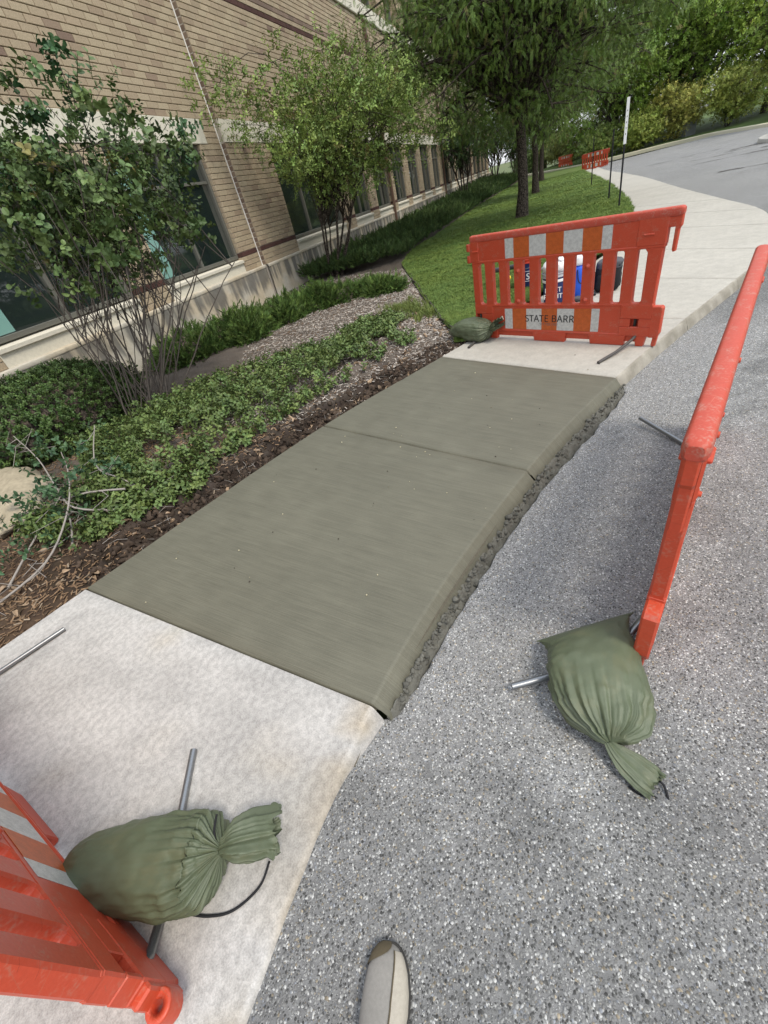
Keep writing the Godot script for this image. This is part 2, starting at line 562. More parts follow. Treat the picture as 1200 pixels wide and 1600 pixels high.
# ---------------------------------------------------------------- scene
func _ready() -> void:
	rng.seed = 20240611
	nz.seed = 3
	nz.frequency = 1.0
	nz.noise_type = FastNoiseLite.TYPE_SIMPLEX_SMOOTH
	nz.fractal_octaves = 3
	# camera: ultra wide phone lens held at chest height, tipped down and rolled
	cam_basis = Basis(Vector3(0.930511, -0.218091, -0.294256), Vector3(-0.019883, 0.772134, -0.635149), Vector3(0.365725, 0.596863, 0.714143))
	var cam := Camera3D.new()
	cam.name = "camera"
	add_child(cam)
	cam.transform = Transform3D(cam_basis, Vector3(0, H, 0))
	cam.fov = 102.41
	cam.near = 0.02
	cam.far = 900.0
	cam.current = true
	# bright overcast sky
	var sky_mat := ProceduralSkyMaterial.new()
	sky_mat.sky_top_color = Color(0.86, 0.90, 0.96)
	sky_mat.sky_horizon_color = Color(0.93, 0.94, 0.95)
	sky_mat.sky_curve = 0.2
	sky_mat.ground_horizon_color = Color(0.55, 0.56, 0.55)
	sky_mat.ground_bottom_color = Color(0.30, 0.30, 0.28)
	sky_mat.sun_angle_max = 1.0
	var sky := Sky.new()
	sky.sky_material = sky_mat
	var env := Environment.new()
	env.background_mode = Environment.BG_SKY
	env.sky = sky
	env.background_energy_multiplier = 1.0
	env.tonemap_mode = Environment.TONE_MAPPER_LINEAR
	env.tonemap_exposure = 1.75
	env.sdfgi_enabled = true
	env.ssao_enabled = true
	env.ssil_enabled = true
	var we := WorldEnvironment.new()
	we.name = "world_environment"
	we.environment = env
	add_child(we)
	var sun := DirectionalLight3D.new()
	sun.name = "sun"
	sun.light_color = Color(1.0, 0.97, 0.92)
	sun.light_energy = 0.5
	sun.light_angular_distance = 16.0
	sun.shadow_enabled = true
	add_child(sun)
	sun.look_at_from_position(Vector3.ZERO, Vector3(-0.55, -0.95, -0.25), Vector3.UP)

	make_materials()
	build_ground()
	build_sidewalk()
	build_road()
	build_beds()
	build_building()
	build_barricades()
	build_sandbags()
	build_props()
	build_street()
	build_plants()
	build_trees()
	build_litter()

# sidewalk joints, left and right ends, from behind the camera onwards
var JOINTS := [
	[Vector2(-3.50, 0.75), Vector2(-0.74, 1.15)],
	[Vector2(-2.85, -1.049), Vector2(-0.638, -0.682)],
	[Vector2(-2.016, -3.195), Vector2(-0.113, -2.369)],
	[Vector2(-1.158, -4.745), Vector2(0.53, -3.72)],
	[Vector2(-0.47, -6.0), Vector2(1.25, -4.98)],
	[Vector2(0.25, -7.55), Vector2(1.95, -6.13)],
	[Vector2(0.95, -9.1), Vector2(2.62, -7.25)],
	[Vector2(1.42, -10.7), Vector2(3.07, -8.75)],
	[Vector2(1.68, -12.4), Vector2(3.32, -10.2)],
	[Vector2(1.83, -14.1), Vector2(3.29, -12.2)],
	[Vector2(1.92, -16.0), Vector2(3.26, -14.6)],
	[Vector2(2.00, -18.4), Vector2(3.28, -17.4)],
	[Vector2(2.08, -21.0), Vector2(3.36, -20.4)],
	[Vector2(2.14, -23.6), Vector2(3.43, -23.2)],
	[Vector2(2.20, -27.0), Vector2(3.46, -26.8)],
	[Vector2(2.26, -31.0), Vector2(3.47, -31.0)],
	[Vector2(2.28, -35.0), Vector2(3.44, -35.0)],
	[Vector2(2.28, -40.0), Vector2(3.40, -40.0)],
	[Vector2(2.27, -47.0), Vector2(3.40, -47.0)],
]

func edge_point(side: int, i: int, t: float) -> Vector2:
	var p1: Vector2 = JOINTS[i][side]
	var p2: Vector2 = JOINTS[i + 1][side]
	var p0: Vector2 = JOINTS[maxi(0, i - 1)][side]
	var p3: Vector2 = JOINTS[mini(JOINTS.size() - 1, i + 2)][side]
	# gentle curve; end tangents scaled to the chord so that uneven spacing stays smooth
	var l := p1.distance_to(p2)
	var m1 := (p2 - p0).normalized() * l
	var m2 := (p3 - p1).normalized() * l
	if i == 0: m1 = p2 - p1
	var t2 := t * t
	var t3 := t2 * t
	return p1 * (2 * t3 - 3 * t2 + 1) + m1 * (t3 - 2 * t2 + t) + p2 * (3 * t2 - 2 * t3) + m2 * (t3 - t2)

var left_list := []    # [z, x] of the walk's left edge
var right_list := []

func walk_y(x: float, z: float) -> float:
	return fall(x, z)

const ROAD_EDGE := [[4.0, -0.78], [0.2, -0.80], [0.06, -0.80], [-0.1, -0.785], [-0.3, -0.74], [-0.6, -0.675], [-0.665, -0.66], [-0.69, -0.60], [-0.72, -0.565], [-1.11, -0.445], [-1.865, -0.200], [-2.335, -0.020], [-3.174, 0.392], [-3.68, 0.60], [-3.73, 0.50]]

func road_edge(z: float) -> float:
	if z > -3.73: return lerp_list(ROAD_EDGE, z)
	return lerp_list(right_list, z) - 0.04

func road_y(x: float, z: float) -> float:
	var d := -0.018 - 0.095 * sst(0.30, 0.78, -z) * (1.0 - 0.85 * sst(6.5, 10.0, -z))
	# the road crown rises away from the gutter
	d += 0.05 * sst(0.30, 0.78, -z) * sst(0.05, 0.75, x - road_edge(z)) * (1.0 - sst(6.5, 10.0, -z))
	return d + fall(x, z) + 0.004 * n3(x * 0.7, 0, z * 0.7)

const LAWN_LEFT := [[-5.40, -1.06], [-6.3, -1.466], [-8.25, -2.216], [-10.57, -3.07], [-12.4, -3.75], [-14.7, -4.15], [-17.8, -3.98], [-22.2, -3.99], [-32.8, -3.87], [-50.5, -3.27], [-64.0, -2.6]]

func bed_right(z: float) -> float:
	return lerp_list(left_list, z) if z > -5.4 else lerp_list(LAWN_LEFT, z)

func bed_y(x: float, z: float) -> float:
	var e := bed_right(z) - x
	var y := 0.07 * sst(0.35, 1.1, e) + 0.035 * n3(x * 1.3, 1, z * 1.3) + 0.02 * n3(x * 5, 2, z * 5)
	# the strip dug out beside the new slabs
	var dug := sst(0.0, 0.08, e) * (1.0 - sst(0.16, 0.42, e)) * sst(1.0, 1.3, -z) * (1.0 - sst(4.2, 5.0, -z))
	y -= 0.09 * dug
	y += (0.05 * n3(x * 7, 6, z * 7) + 0.03 * n3(x * 20, 7, z * 20)) * sst(0.0, 0.06, e) * (1.0 - sst(0.4, 0.7, e)) * sst(1.0, 1.3, -z) * (1.0 - sst(4.2, 5.0, -z))
	return y - 0.03 * (1.0 - sst(0.0, 0.1, e)) + fall(x, z)

func build_ground() -> void:
	for side in 2:
		for i in JOINTS.size() - 1:
			for k in 8:
				var p := edge_point(side, i, k / 8.0)
				(left_list if side == 0 else right_list).append([p.y, p.x])
		(left_list if side == 0 else right_list).append([JOINTS[-1][side].y, JOINTS[-1][side].x])
	var b := MB.new()
	var rows := []
	var cols := []
	for i in 33:
		var row := PackedVector3Array()
		var cr := PackedColorArray()
		for j in 33:
			var x := -400.0 + 25.0 * j
			var z := 300.0 - 25.0 * i
			row.append(Vector3(x, -0.75, z))
			var t := 0.5 + 0.5 * n3(x * 0.01, 5, z * 0.01)
			cr.append(Color(0.10 + 0.05 * t, 0.14 + 0.03 * t, 0.05))
		rows.append(row)
		cols.append(cr)
	b.grid(rows, false, true, cols)
	structure("ground", "wide grassy ground reaching the horizon", b.done(), M.turf)

func concrete_tint(kind: int, x: float, z: float) -> Color:
	var a := n3(x * 1.1, 11, z * 1.1)
	var b := n3(x * 4.5, 12, z * 4.5)
	if kind == 0:      # old worn panel: white laitance and tan stains
		var w := 0.88 + 0.16 * a + 0.16 * b + 0.16 * n3(x * 14, 15, z * 14)
		var tan := sst(0.15, 0.7, n3(x * 2.1, 13, z * 2.1))
		return Color(w, w * (1.0 - 0.04 * tan), w * (1.0 - 0.11 * tan))
	if kind == 1:      # fresh
		var w := 0.93 + 0.07 * a + 0.04 * b
		var damp := sst(0.35, 0.75, n3(x * 1.7 + 3.0, 14, z * 1.7))
		w *= 1.0 - 0.16 * damp
		w *= 1.0 + 0.10 * sst(0.1, 0.6, n3(x * 2.6, 17, z * 2.6))
		return Color(w, w, w)
	var w2 := 0.90 + 0.07 * a + 0.06 * b
	return Color(w2, w2, w2 * 0.99)

func panel(parent: Node, called: String, i: int, kind: int, m: Material, gap: float) -> MeshInstance3D:
	# one cast panel between joints i and i + 1 with rounded long edges and tooled ends
	var nl := 22
	var nw := 20
	if i > 9:
		nl = 8; nw = 6
	var rows := []
	var cols := []
	var uvs := []
	var len_ := (JOINTS[i][0] as Vector2).distance_to(JOINTS[i + 1][0])
	for r in nl + 3:
		var t := clampf((r - 1.0) / nl, 0, 1)
		var end_drop := 0.0
		if r == 0: end_drop = 1.0
		if r == nl + 2: end_drop = 1.0
		var tt := t
		var eps := gap / len_
		tt = lerpf(eps, 1.0 - eps, t)
		if end_drop > 0: tt = eps * 0.9 if r == 0 else 1.0 - eps * 0.9
		var l := edge_point(0, i, tt)
		var rt := edge_point(1, i, tt)
		var side := (rt - l).normalized()
		var row := PackedVector3Array()
		var cr := PackedColorArray()
		var ur := PackedVector2Array()
		var wid := l.distance_to(rt)
		var prof := []
		# left buried side, left round, top, right round, kerb face
		prof.append([-0.004, -0.16]); prof.append([-0.002, -0.014]); prof.append([0.003, -0.004]); prof.append([0.010, 0.0])
		for j in nw - 1:
			prof.append([lerpf(0.010, wid - 0.020, (j + 1.0) / nw), 0.0])
		prof.append([wid - 0.020, 0.0]); prof.append([wid - 0.008, -0.0025]); prof.append([wid - 0.001, -0.008]); prof.append([wid + 0.004, -0.017])
		if kind == 1:
			prof.append([wid + 0.020, -0.034]); prof.append([wid + 0.054, -0.076]); prof.append([wid + 0.066, -0.20])
		else:
			prof.append([wid + 0.026, -0.075]); prof.append([wid + 0.045, -0.20])
		for pr in prof:
			var q: Vector2 = l + side * pr[0]
			var rough := 0.0
			if kind != 1:
				rough = 0.006 * n3(q.x * 9, 4, q.y * 9) * (1.0 if pr[1] < -0.002 else 0.25)
			else:
				rough = 0.0015 * n3(q.x * 3, 4, q.y * 3)
			var y: float = pr[1] + walk_y(q.x, q.y) + rough
			if end_drop > 0: y = minf(y, walk_y(q.x, q.y) - 0.04)
			row.append(Vector3(q.x, y, q.y))
			var tc := concrete_tint(kind, q.x, q.y)
			if kind == 0 and pr[0] > wid - 0.03 and pr[1] > -0.02:
				tc = tc * Color(0.86, 0.79, 0.68).lerp(Color.WHITE, sst(-0.1, 0.5, n3(q.x * 8, 16, q.y * 8)))
			if kind == 2 and pr[0] > wid - 0.012:
				tc = tc * Color(0.60, 0.58, 0.54).lerp(Color(0.9, 0.88, 0.85), sst(-0.3, 0.5, n3(q.x * 5, pr[1] * 20.0, q.y * 5)))
			cr.append(tc)
			ur.append(Vector2(pr[0] * 0.9, tt * len_ * 0.9))
		rows.append(row); cols.append(cr); uvs.append(ur)
	var b := MB.new()
	b.grid(rows, false, false, cols, uvs)
	return part(parent, called, b.done(), m)

func build_sidewalk() -> void:
	var s := Node3D.new()
	s.name = "sidewalk"
	add_child(s)
	tag(s, "concrete sidewalk with two fresh panels between old pale ones", "", "", "structure")
	var o := panel(s, "concrete_panel", 0, 0, M.old_concrete, 0.004)
	tag(o, "old pale stained concrete panel in the foreground")
	o = panel(s, "concrete_panel", 1, 1, M.fresh_concrete, 0.012)
	tag(o, "larger fresh olive grey concrete panel")
	o = panel(s, "concrete_panel", 2, 1, M.fresh_concrete, 0.012)
	tag(o, "smaller fresh olive grey concrete panel nearer the barricade")
	for i in range(3, JOINTS.size() - 1):
		panel(s, "concrete_panel", i, 2, M.walk_concrete, 0.006)
	# bedding under the panels shows in the joints
	var b := MB.new()
	var rows := []
	for i in JOINTS.size():
		var l: Vector2 = JOINTS[i][0]
		var r: Vector2 = JOINTS[i][1]
		rows.append(PackedVector3Array([Vector3(l.x, walk_y(l.x, l.y) - 0.045, l.y), Vector3(r.x, walk_y(r.x, r.y) - 0.045, r.y)]))
	b.col = Color(0.75, 0.68, 0.58)
	b.grid(rows)
	part(s, "joint_filler", b.done(), M.fresh_rubble)
	# lumps of wet concrete left in the gap between the new slabs and the asphalt
	var lump := MB.new()
	for k in 1500:
		var t := rng.randf()
		var z := lerpf(-0.72, -3.74, t)
		var x0 := lerp_list(right_list, z) + 0.058
		var x1 := road_edge(z) + 0.01
		var w := rng.randf()
		var x := lerpf(x0, x1, w)
		var r := 0.003 + 0.012 * pow(rng.randf(), 2.0)
		blob(lump, Vector3(x, gap_y(w, x, z) + r * 0.2, z), Vector3(r * rr(0.8, 1.5), r * 0.9, r * rr(0.8, 1.5)), 0.8, k, 6, 5, Color.WHITE * rr(0.6, 1.0), 2.0)
	var st := part(s, "gap_rubble", lump.done(), M.fresh_rubble)
	tag(st, "rough wet concrete crumbs in the gap along the new panels", "", "", "stuff")
	var gapb := MB.new()
	rows = []
	for k in 400:
		var z := lerpf(-0.68, -3.76, k / 399.0)
		var x0 := lerp_list(right_list, z) + 0.044
		var x1 := road_edge(z) + 0.06
		var row := PackedVector3Array()
		for j in 19:
			var x := lerpf(x0, x1, j / 18.0)
			row.append(Vector3(x, gap_y(j / 18.0, x, z), z))
		rows.append(row)
	gapb.grid(rows, false, false)
	part(s, "gap_bedding", gapb.done(), M.fresh_rubble)

func gap_y(w: float, x: float, z: float) -> float:
	var r := n3(x * 22, 3, z * 22)
	return lerpf(-0.074, -0.215, sst(0.0, 0.95, w)) + 0.050 * (r + 0.55 * n3(x * 60, 4, z * 60)) * sst(0.0, 0.15, w) * (1.0 - 0.6 * sst(0.6, 1.0, w)) - 0.03 * sst(0.25, 0.6, n3(x * 6, 5, z * 6)) * w

func blob(b: MB, ce: Vector3, r: Vector3, bump: float, seed_: int, sides := 10, rings := 8, col := Color.WHITE, fr := 1.2, bs := Basis.IDENTITY) -> void:
	var rows := []
	b.col = col
	for i in rings + 1:
		var th := PI * i / rings
		var row := PackedVector3Array()
		for j in sides:
			var ph := -TAU * j / sides
			var d := Vector3(sin(th) * cos(ph), cos(th), sin(th) * sin(ph))
			var s := 1.0 + bump * n3(d.x * fr + seed_ * 3.7, d.y * fr, d.z * fr)
			row.append(ce + bs * (d * r * s))
		rows.append(row)
	b.grid(rows, true, true)
	b.col = Color.WHITE

func build_road() -> void:
	var zs := []
	var z := 2.5
	while z > -4.0:
		zs.append(z)
		z -= 0.05 if z < 0.6 else 0.1
	zs.append_array([-0.66, -0.675, -0.69, -0.70, -0.72, -3.68, -3.70, -3.73, -3.75])
	while z > -51.0:
		zs.append(z)
		z -= clampf(0.05 * -z, 0.15, 1.2)
	zs.sort()
	zs.reverse()
	var ts := [0.0, 0.0, 0.006, 0.02]
	var t := 0.05
	while t < 40.0:
		ts.append(t)
		t += 0.05 if t < 2.2 else clampf(t * 0.09, 0.1, 3.0)
	var rows := []
	var cols := []
	for zz in zs:
		var e := road_edge(zz)
		if zz < -0.72 and zz > -3.68:
			e += 0.020 * n3(0, 7, zz * 5) + 0.014 * n3(0, 8, zz * 26)
		var row := PackedVector3Array()
		var cr := PackedColorArray()
		for j in ts.size():
			var x: float = e + ts[j]
			var y := road_y(x, zz) + 0.004 * n3(x * 6, 9, zz * 6)
			if j == 0: y -= 0.10
			if j == 1: y -= 0.012
			row.append(Vector3(x, y, zz))
			var w := 0.69 + 0.11 * n3(x * 0.5, 20, zz * 0.5) + 0.09 * n3(x * 2.2, 21, zz * 2.2) + 0.05 * n3(x * 7.0, 26, zz * 7.0)
			# cement dust hosed and swept off the new slabs: streaky patches beside the gap
			var near := sst(1.7, 0.1, x - e) * sst(0.1, 0.7, -zz) * (1.0 - sst(4.6, 5.6, -zz))
			var dust := near * sst(-0.25, 0.45, n3(x * 1.6, 22, zz * 1.6) + 0.5 * n3(x * 6, 23, zz * 6) + 0.55 * near)
			var streak := sst(0.1, 0.6, n3(x * 0.9 + 9.0, 24, zz * 1.4)) * 0.35 * (1.0 - sst(5.0, 7.0, -zz))
			w += 0.55 * dust + 0.26 * streak
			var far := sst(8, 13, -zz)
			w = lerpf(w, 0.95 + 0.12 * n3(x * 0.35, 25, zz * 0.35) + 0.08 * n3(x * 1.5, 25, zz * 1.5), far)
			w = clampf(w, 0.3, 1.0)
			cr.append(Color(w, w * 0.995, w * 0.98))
		rows.append(row)
		cols.append(cr)
	var b := MB.new()
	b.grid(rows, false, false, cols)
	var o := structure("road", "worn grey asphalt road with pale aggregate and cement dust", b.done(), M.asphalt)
	# sealed cracks and patches far out on the driveway
	for k in 16:
		var cb := MB.new()
		var x := rr(3.8, 8.0)
		var zc := rr(-11, -34)
		var pts := []
		var n := 10
		var len_ := rr(1.2, 3.4)
		for i in n:
			var px := x + len_ * i / n
			var pz := zc + 0.3 * n3(px * 1.1, k * 5.0, 1.0) + 0.12 * i
			pts.append(Vector3(px, road_y(px, pz) + 0.012, pz))
		for i in n - 1:
			var w := rr(0.02, 0.08)
			var a: Vector3 = pts[i]
			var d: Vector3 = pts[i + 1]
			cb.quad(a + Vector3(0, 0, w), d + Vector3(0, 0, w), d - Vector3(0, 0, w), a - Vector3(0, 0, w))
		part(o, "crack", cb.done(), M.edging)
	# far kerb and the verge behind it
	var line := [Vector2(-3.0, -62.0), Vector2(1.0, -57.0), Vector2(3.2, -53.5), Vector2(6.15, -53.0), Vector2(9.0, -52.4), Vector2(11.6, -50.5), Vector2(12.8, -45.5), Vector2(13.6, -41.0), Vector2(15.0, -34.0), Vector2(17.0, -24.0), Vector2(19.0, -10.0), Vector2(20.0, 10.0)]
	var kb := MB.new()
	var vb := MB.new()
	var kr := []
	var vr := []
	var vc := []
	for i in line.size():
		var p: Vector2 = line[i]
		var dr: Vector2 = ((line[mini(i + 1, line.size() - 1)] as Vector2) - (line[maxi(i - 1, 0)] as Vector2)).normalized()
		var nrm := Vector2(dr.y, -dr.x)
		if nrm.dot(p - Vector2(2, -20)) < 0: nrm = -nrm
		var y := fall(p.x, p.y)
		var row := PackedVector3Array()
		for pr in [[-0.02, -0.1], [0.0, 0.13], [0.02, 0.15], [0.42, 0.16], [0.44, 0.1]]:
			var q: Vector2 = p + nrm * pr[0]
			row.append(Vector3(q.x, y + pr[1], q.y))
		kr.append(row)
		var vrow := PackedVector3Array()
		var crow := PackedColorArray()
		for j in 8:
			var dd: float = 0.43 + [0.0, 1.0, 2.5, 5.0, 9.0, 16.0, 30.0, 60.0][j]
			var q: Vector2 = p + nrm * dd
			vrow.append(Vector3(q.x, y + 0.12 + 0.035 * dd * (1.0 if dd < 17 else 0.6), q.y))
			crow.append(Color(0.11, 0.17, 0.035) * (0.8 + 0.4 * rng.randf()))
		vr.append(vrow)
		vc.append(crow)
	kb.grid(kr, false, true)
	structure("far_kerb", "pale kerb curving along the far side of the driveway", kb.done(), M.kerb_pale)
	vb.grid(vr, false, true, vc)
	structure("verge", "grassy verge behind the far kerb under the trees", vb.done(), M.turf)
	# kerbed planting island at the right edge
	var ib := MB.new()
	var prof := [Vector2(2.6, -0.1), Vector2(2.6, 0.12), Vector2(2.55, 0.15), Vector2(2.2, 0.16), Vector2(0.01, 0.2)]
	ib.lathe(prof, 28, Transform3D(Basis.from_scale(Vector3(1, 1, 1.2)), Vector3(10.9, -0.26, -27.5)))
	structure("traffic_island", "kerbed planting island at the right edge of the driveway", ib.done(), M.walk_concrete)

func build_beds() -> void:
	# planting bed along the building, one heightfield of soil and old mulch
	var zs := []
	var z := 3.0
	while z > -64.0:
		zs.append(z)
		z -= (0.03 if z > -5.3 and z < -0.6 else 0.06) if z > -11.0 else 0.5
	var rows := []
	var cols := []
	for zz in zs:
		var e := bed_right(zz) + 0.0
		var row := PackedVector3Array()
		var cr := PackedColorArray()
		for j in 70:
			var f := j / 69.0
			var d := 0.0 + (e + 7.2) * pow(f, 1.6)
			var x := e + 0.02 - d
			row.append(Vector3(x, bed_y(x, zz), zz))
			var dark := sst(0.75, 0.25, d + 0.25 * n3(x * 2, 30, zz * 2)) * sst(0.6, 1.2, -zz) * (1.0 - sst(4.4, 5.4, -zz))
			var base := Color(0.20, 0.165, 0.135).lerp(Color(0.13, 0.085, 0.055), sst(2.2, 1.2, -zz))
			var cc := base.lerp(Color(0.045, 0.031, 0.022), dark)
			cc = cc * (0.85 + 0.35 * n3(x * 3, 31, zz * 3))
			cc.a = 1.0
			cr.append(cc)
		rows.append(row)
		cols.append(cr)
	var b := MB.new()
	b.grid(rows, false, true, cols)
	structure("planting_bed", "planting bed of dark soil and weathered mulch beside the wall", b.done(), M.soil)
	# lawn
	rows = []
	cols = []
	z = -5.15
	zs = []
	while z > -62.0:
		zs.append(z)
		z -= 0.12 if z > -12 else 0.4
	for zz in zs:
		var l := lerp_list(LAWN_LEFT, zz) - 0.03
		var r: float = lerp_list(left_list, zz) - 0.01 if zz > -46.9 else 2.27 + 0.2 * (-46.9 - zz)
		r = maxf(r, l + 0.02)
		var row := PackedVector3Array()
		var cr := PackedColorArray()
		for j in 30:
			var x := lerpf(l, r, j / 29.0)
			row.append(Vector3(x, lawn_y(x, zz), zz))
			var t := 0.5 + 0.5 * n3(x * 0.8, 40, zz * 0.8)
			cr.append(Color(0.11 + 0.05 * t, 0.18 + 0.03 * t, 0.045))
		rows.append(row)
		cols.append(cr)
	var lb := MB.new()
	lb.grid(rows, false, false, cols)
	structure("lawn", "mown green lawn strip between the junipers and the sidewalk", lb.done(), M.turf)
	# plastic edging between mulch and lawn
	var eb := MB.new()
	var pts := []
	var rad := []
	for k in 40:
		var zz := lerpf(-5.3, -10.6, k / 39.0)
		var x := lerp_list(LAWN_LEFT, zz) + 0.05 * n3(zz * 1.5, 50, 0)
		pts.append(Vector3(x, 0.035 + 0.02 * n3(zz * 3, 51, 0), zz))
		rad.append(0.016)
	eb.tube(pts, rad, 6)
	tag(part(self, "lawn_edging", eb.done(), M.edging), "thin dark plastic edging snaking between mulch and lawn", "edging")

func lawn_y(x: float, z: float) -> float:
	var l := lerp_list(LAWN_LEFT, z)
	return fall(x, z) + 0.02 + 0.05 * sst(0.3, 1.5, x - l) + 0.02 * n3(x * 0.6, 41, z * 0.6)

# ---------------------------------------------------------------- building
const WX := -6.96
const STEP_Z := -10.75
const COURSE := 0.10
var wins := []

func brick_geo(b: MB, o: Vector3, ua: Vector3, nrm: Vector3, len_: float, hgt: float, dep: float) -> void:
	# o: lower corner on the wall plane; front proud by dep with softened edges
	var up := Vector3.UP
	var e := 0.006
	var p0 := o + nrm * dep + ua * e + up * e
	var p1 := o + nrm * dep + ua * (len_ - e) + up * e
	var p2 := o + nrm * dep + ua * (len_ - e) + up * (hgt - e)
	var p3 := o + nrm * dep + ua * e + up * (hgt - e)
	var q0 := o
	var q1 := o + ua * len_
	var q2 := o + ua * len_ + up * hgt
	var q3 := o + up * hgt
	var k := 0.35
	# bevel rim then sides
	var r0 := q0.lerp(q0 + nrm * dep, 1.0 - k)
	var r1 := q1 + nrm * dep * (1.0 - k)
	var r2 := q2 + nrm * dep * (1.0 - k)
	var r3 := q3 + nrm * dep * (1.0 - k)
	b.quad(p0, p1, p2, p3)
	b.quad(r0, r1, p1, p0); b.quad(r1, r2, p2, p1); b.quad(r2, r3, p3, p2); b.quad(r3, r0, p0, p3)
	b.quad(q0, q1, r1, r0); b.quad(q1, q2, r2, r1); b.quad(q2, q3, r3, r2); b.quad(q3, q0, r0, r3)

const TONES := [[0.57, 0.46, 0.315], [0.54, 0.43, 0.295], [0.59, 0.48, 0.33], [0.51, 0.40, 0.275], [0.55, 0.435, 0.30], [0.46, 0.35, 0.245], [0.40, 0.295, 0.215], [0.30, 0.21, 0.16]]

func tone_index() -> int:
	var q := rng.randf()
	if q < 0.25: return 0
	if q < 0.48: return 1
	if q < 0.66: return 2
	if q < 0.79: return 3
	if q < 0.90: return 4
	if q < 0.972: return 5
	if q < 0.994: return 6
	return 7

func tone(i: int) -> Color:
	var s := rr(0.92, 1.08)
	return Color(TONES[i][0] * s, TONES[i][1] * s, TONES[i][2] * s)

func wall_x(z: float) -> float:
	return WX if z > STEP_Z else WX + 0.12

func build_building() -> void:
	wins = [[0.0, -2.65, 2], [-3.80, -6.46, 2], [-7.30, -9.97, 2], [-12.7, -16.6, 3]]
	var zz := -17.7
	while zz > -59.0:
		wins.append([zz, zz - 2.0, 2])
		zz -= 2.9
	var bld := thing("office_building", "long tan brick office building with cream bands and a stained plinth", "building", "", Transform3D(Basis.IDENTITY, Vector3(WX, 0, -12)))
	var inv := Transform3D(Basis.IDENTITY, -Vector3(WX, 0, -12))
	# mortar core: piers between windows, spandrel above
	var mb := MB.new()
	var z0 := 4.0
	var edges := []
	for w in wins:
		edges.append([z0, w[0]])
		z0 = w[1]
	edges.append([z0, -62.0])
	for e in edges:
		for seg in split_step(e[0], e[1]):
			var x: float = seg[2]
			mb.cbox(Vector3(x - 0.16, 1.7, (seg[0] + seg[1]) / 2), Vector3(0.15, 1.6, (seg[0] - seg[1]) / 2 - 0.001))
	for seg in [[4.0, STEP_Z, WX], [STEP_Z, -62.0, WX + 0.12]]:
		mb.cbox(Vector3(seg[2] - 0.16, 5.10, (seg[0] + seg[1]) / 2), Vector3(0.15, 1.80, (seg[0] - seg[1]) / 2))
	var wall := part(bld, "wall", mb.done(), M.mortar, inv)
	# brick courses
	var rest := MB.new()
	var loose := []   # [pixel size, corner, tone]
	var k := 0
	while true:
		var y := 0.86 + COURSE * k
		if y > 6.80: break
		var solid := []
		if y < 3.25:
			solid = edges.duplicate()
		elif y < 3.65:
			solid = [[-10.27, STEP_Z]]
		else:
			solid = [[4.0, -62.0]]
		var off := 0.15 if k % 2 == 1 else 0.0
		for e0 in solid:
			for seg in split_step(e0[0], e0[1]):
				var a: float = seg[0]
				var lo: float = seg[1]
				var start: float = ceil((a - off) / 0.30) * 0.30 + off
				var s := start
				while s > lo:
					var u1 := minf(s, a)
					var u0 := maxf(s - 0.30, lo)
					s -= 0.30
					if u1 - u0 < 0.03: continue
					var ti := tone_index()
					var cl := tone(ti)
					var dark := absf(y - 1.16) < 0.01 or absf(y - 5.66) < 0.01 or absf(y - 5.86) < 0.01  # the darkest upper course paints a groove's shade onto flush bricks
					if dark:
						cl = Color(0.115, 0.055, 0.045) * rr(0.85, 1.15)
						if y > 5.8: cl = Color(0.30, 0.215, 0.165) * rr(0.85, 1.15)
					var ce := Vector3(seg[2], y + 0.05, (u0 + u1) / 2)
					if u1 - u0 > 0.299 and y < 5.6:
						var px := to_pixel(ce)
						if px.x > -5 and px.x < 1205 and px.y > -5 and not dark:
							loose.append([(ce - Vector3(0, H, 0)).length(), Vector3(seg[2], y + 0.005, u1 - 0.005), ti])
							continue
					rest.col = cl
					brick_geo(rest, Vector3(seg[2] - 0.004, y + 0.005, u1 - 0.005), Vector3(0, 0, -1), Vector3(1, 0, 0), u1 - u0 - 0.010, 0.09, 0.018)
		k += 1
	loose.sort_custom(func(p, q): return p[0] < q[0])
	var variants := []
	for i in TONES.size():
		var vb := MB.new()
		vb.col = Color(TONES[i][0], TONES[i][1], TONES[i][2])
		brick_geo(vb, Vector3.ZERO, Vector3(0, 0, -1), Vector3(1, 0, 0), 0.29, 0.09, 0.018)
		variants.append(vb.done())
	for i in loose.size():
		var p: Vector3 = loose[i][1] + Vector3(-0.004, 0, 0)
		if i < 300:
			part(wall, "brick", variants[loose[i][2]], M.brick, Transform3D(Basis.IDENTITY, p + Vector3(rr(-0.0015, 0.0015), 0, 0)))
		else:
			rest.col = tone(loose[i][2])
			brick_geo(rest, p, Vector3(0, 0, -1), Vector3(1, 0, 0), 0.29, 0.09, 0.018)
	# brick returns: window jambs that face the viewer and the step in the wall
	for w in wins:
		for c in 24:
			rest.col = tone(tone_index()) if c != 3 else Color(0.11, 0.055, 0.045)
			brick_geo(rest, Vector3(wall_x(w[1]) - 0.19, 0.865 + COURSE * c, w[1] - 0.006), Vector3(1, 0, 0), Vector3(0, 0, 1), 0.185, 0.09, 0.012)
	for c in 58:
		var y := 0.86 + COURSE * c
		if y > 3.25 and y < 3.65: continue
		rest.col = tone(6 + c % 2) * 0.8  # step bricks darkened: shade of the return put into their tone
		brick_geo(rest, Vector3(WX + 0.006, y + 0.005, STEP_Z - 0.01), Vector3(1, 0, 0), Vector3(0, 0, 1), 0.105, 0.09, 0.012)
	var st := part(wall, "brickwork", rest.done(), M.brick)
	tag(st, "remaining brick courses of the wall", "", "", "stuff")
	# cream bands, upper storey
	var bb := MB.new()
	var zb := 4.0
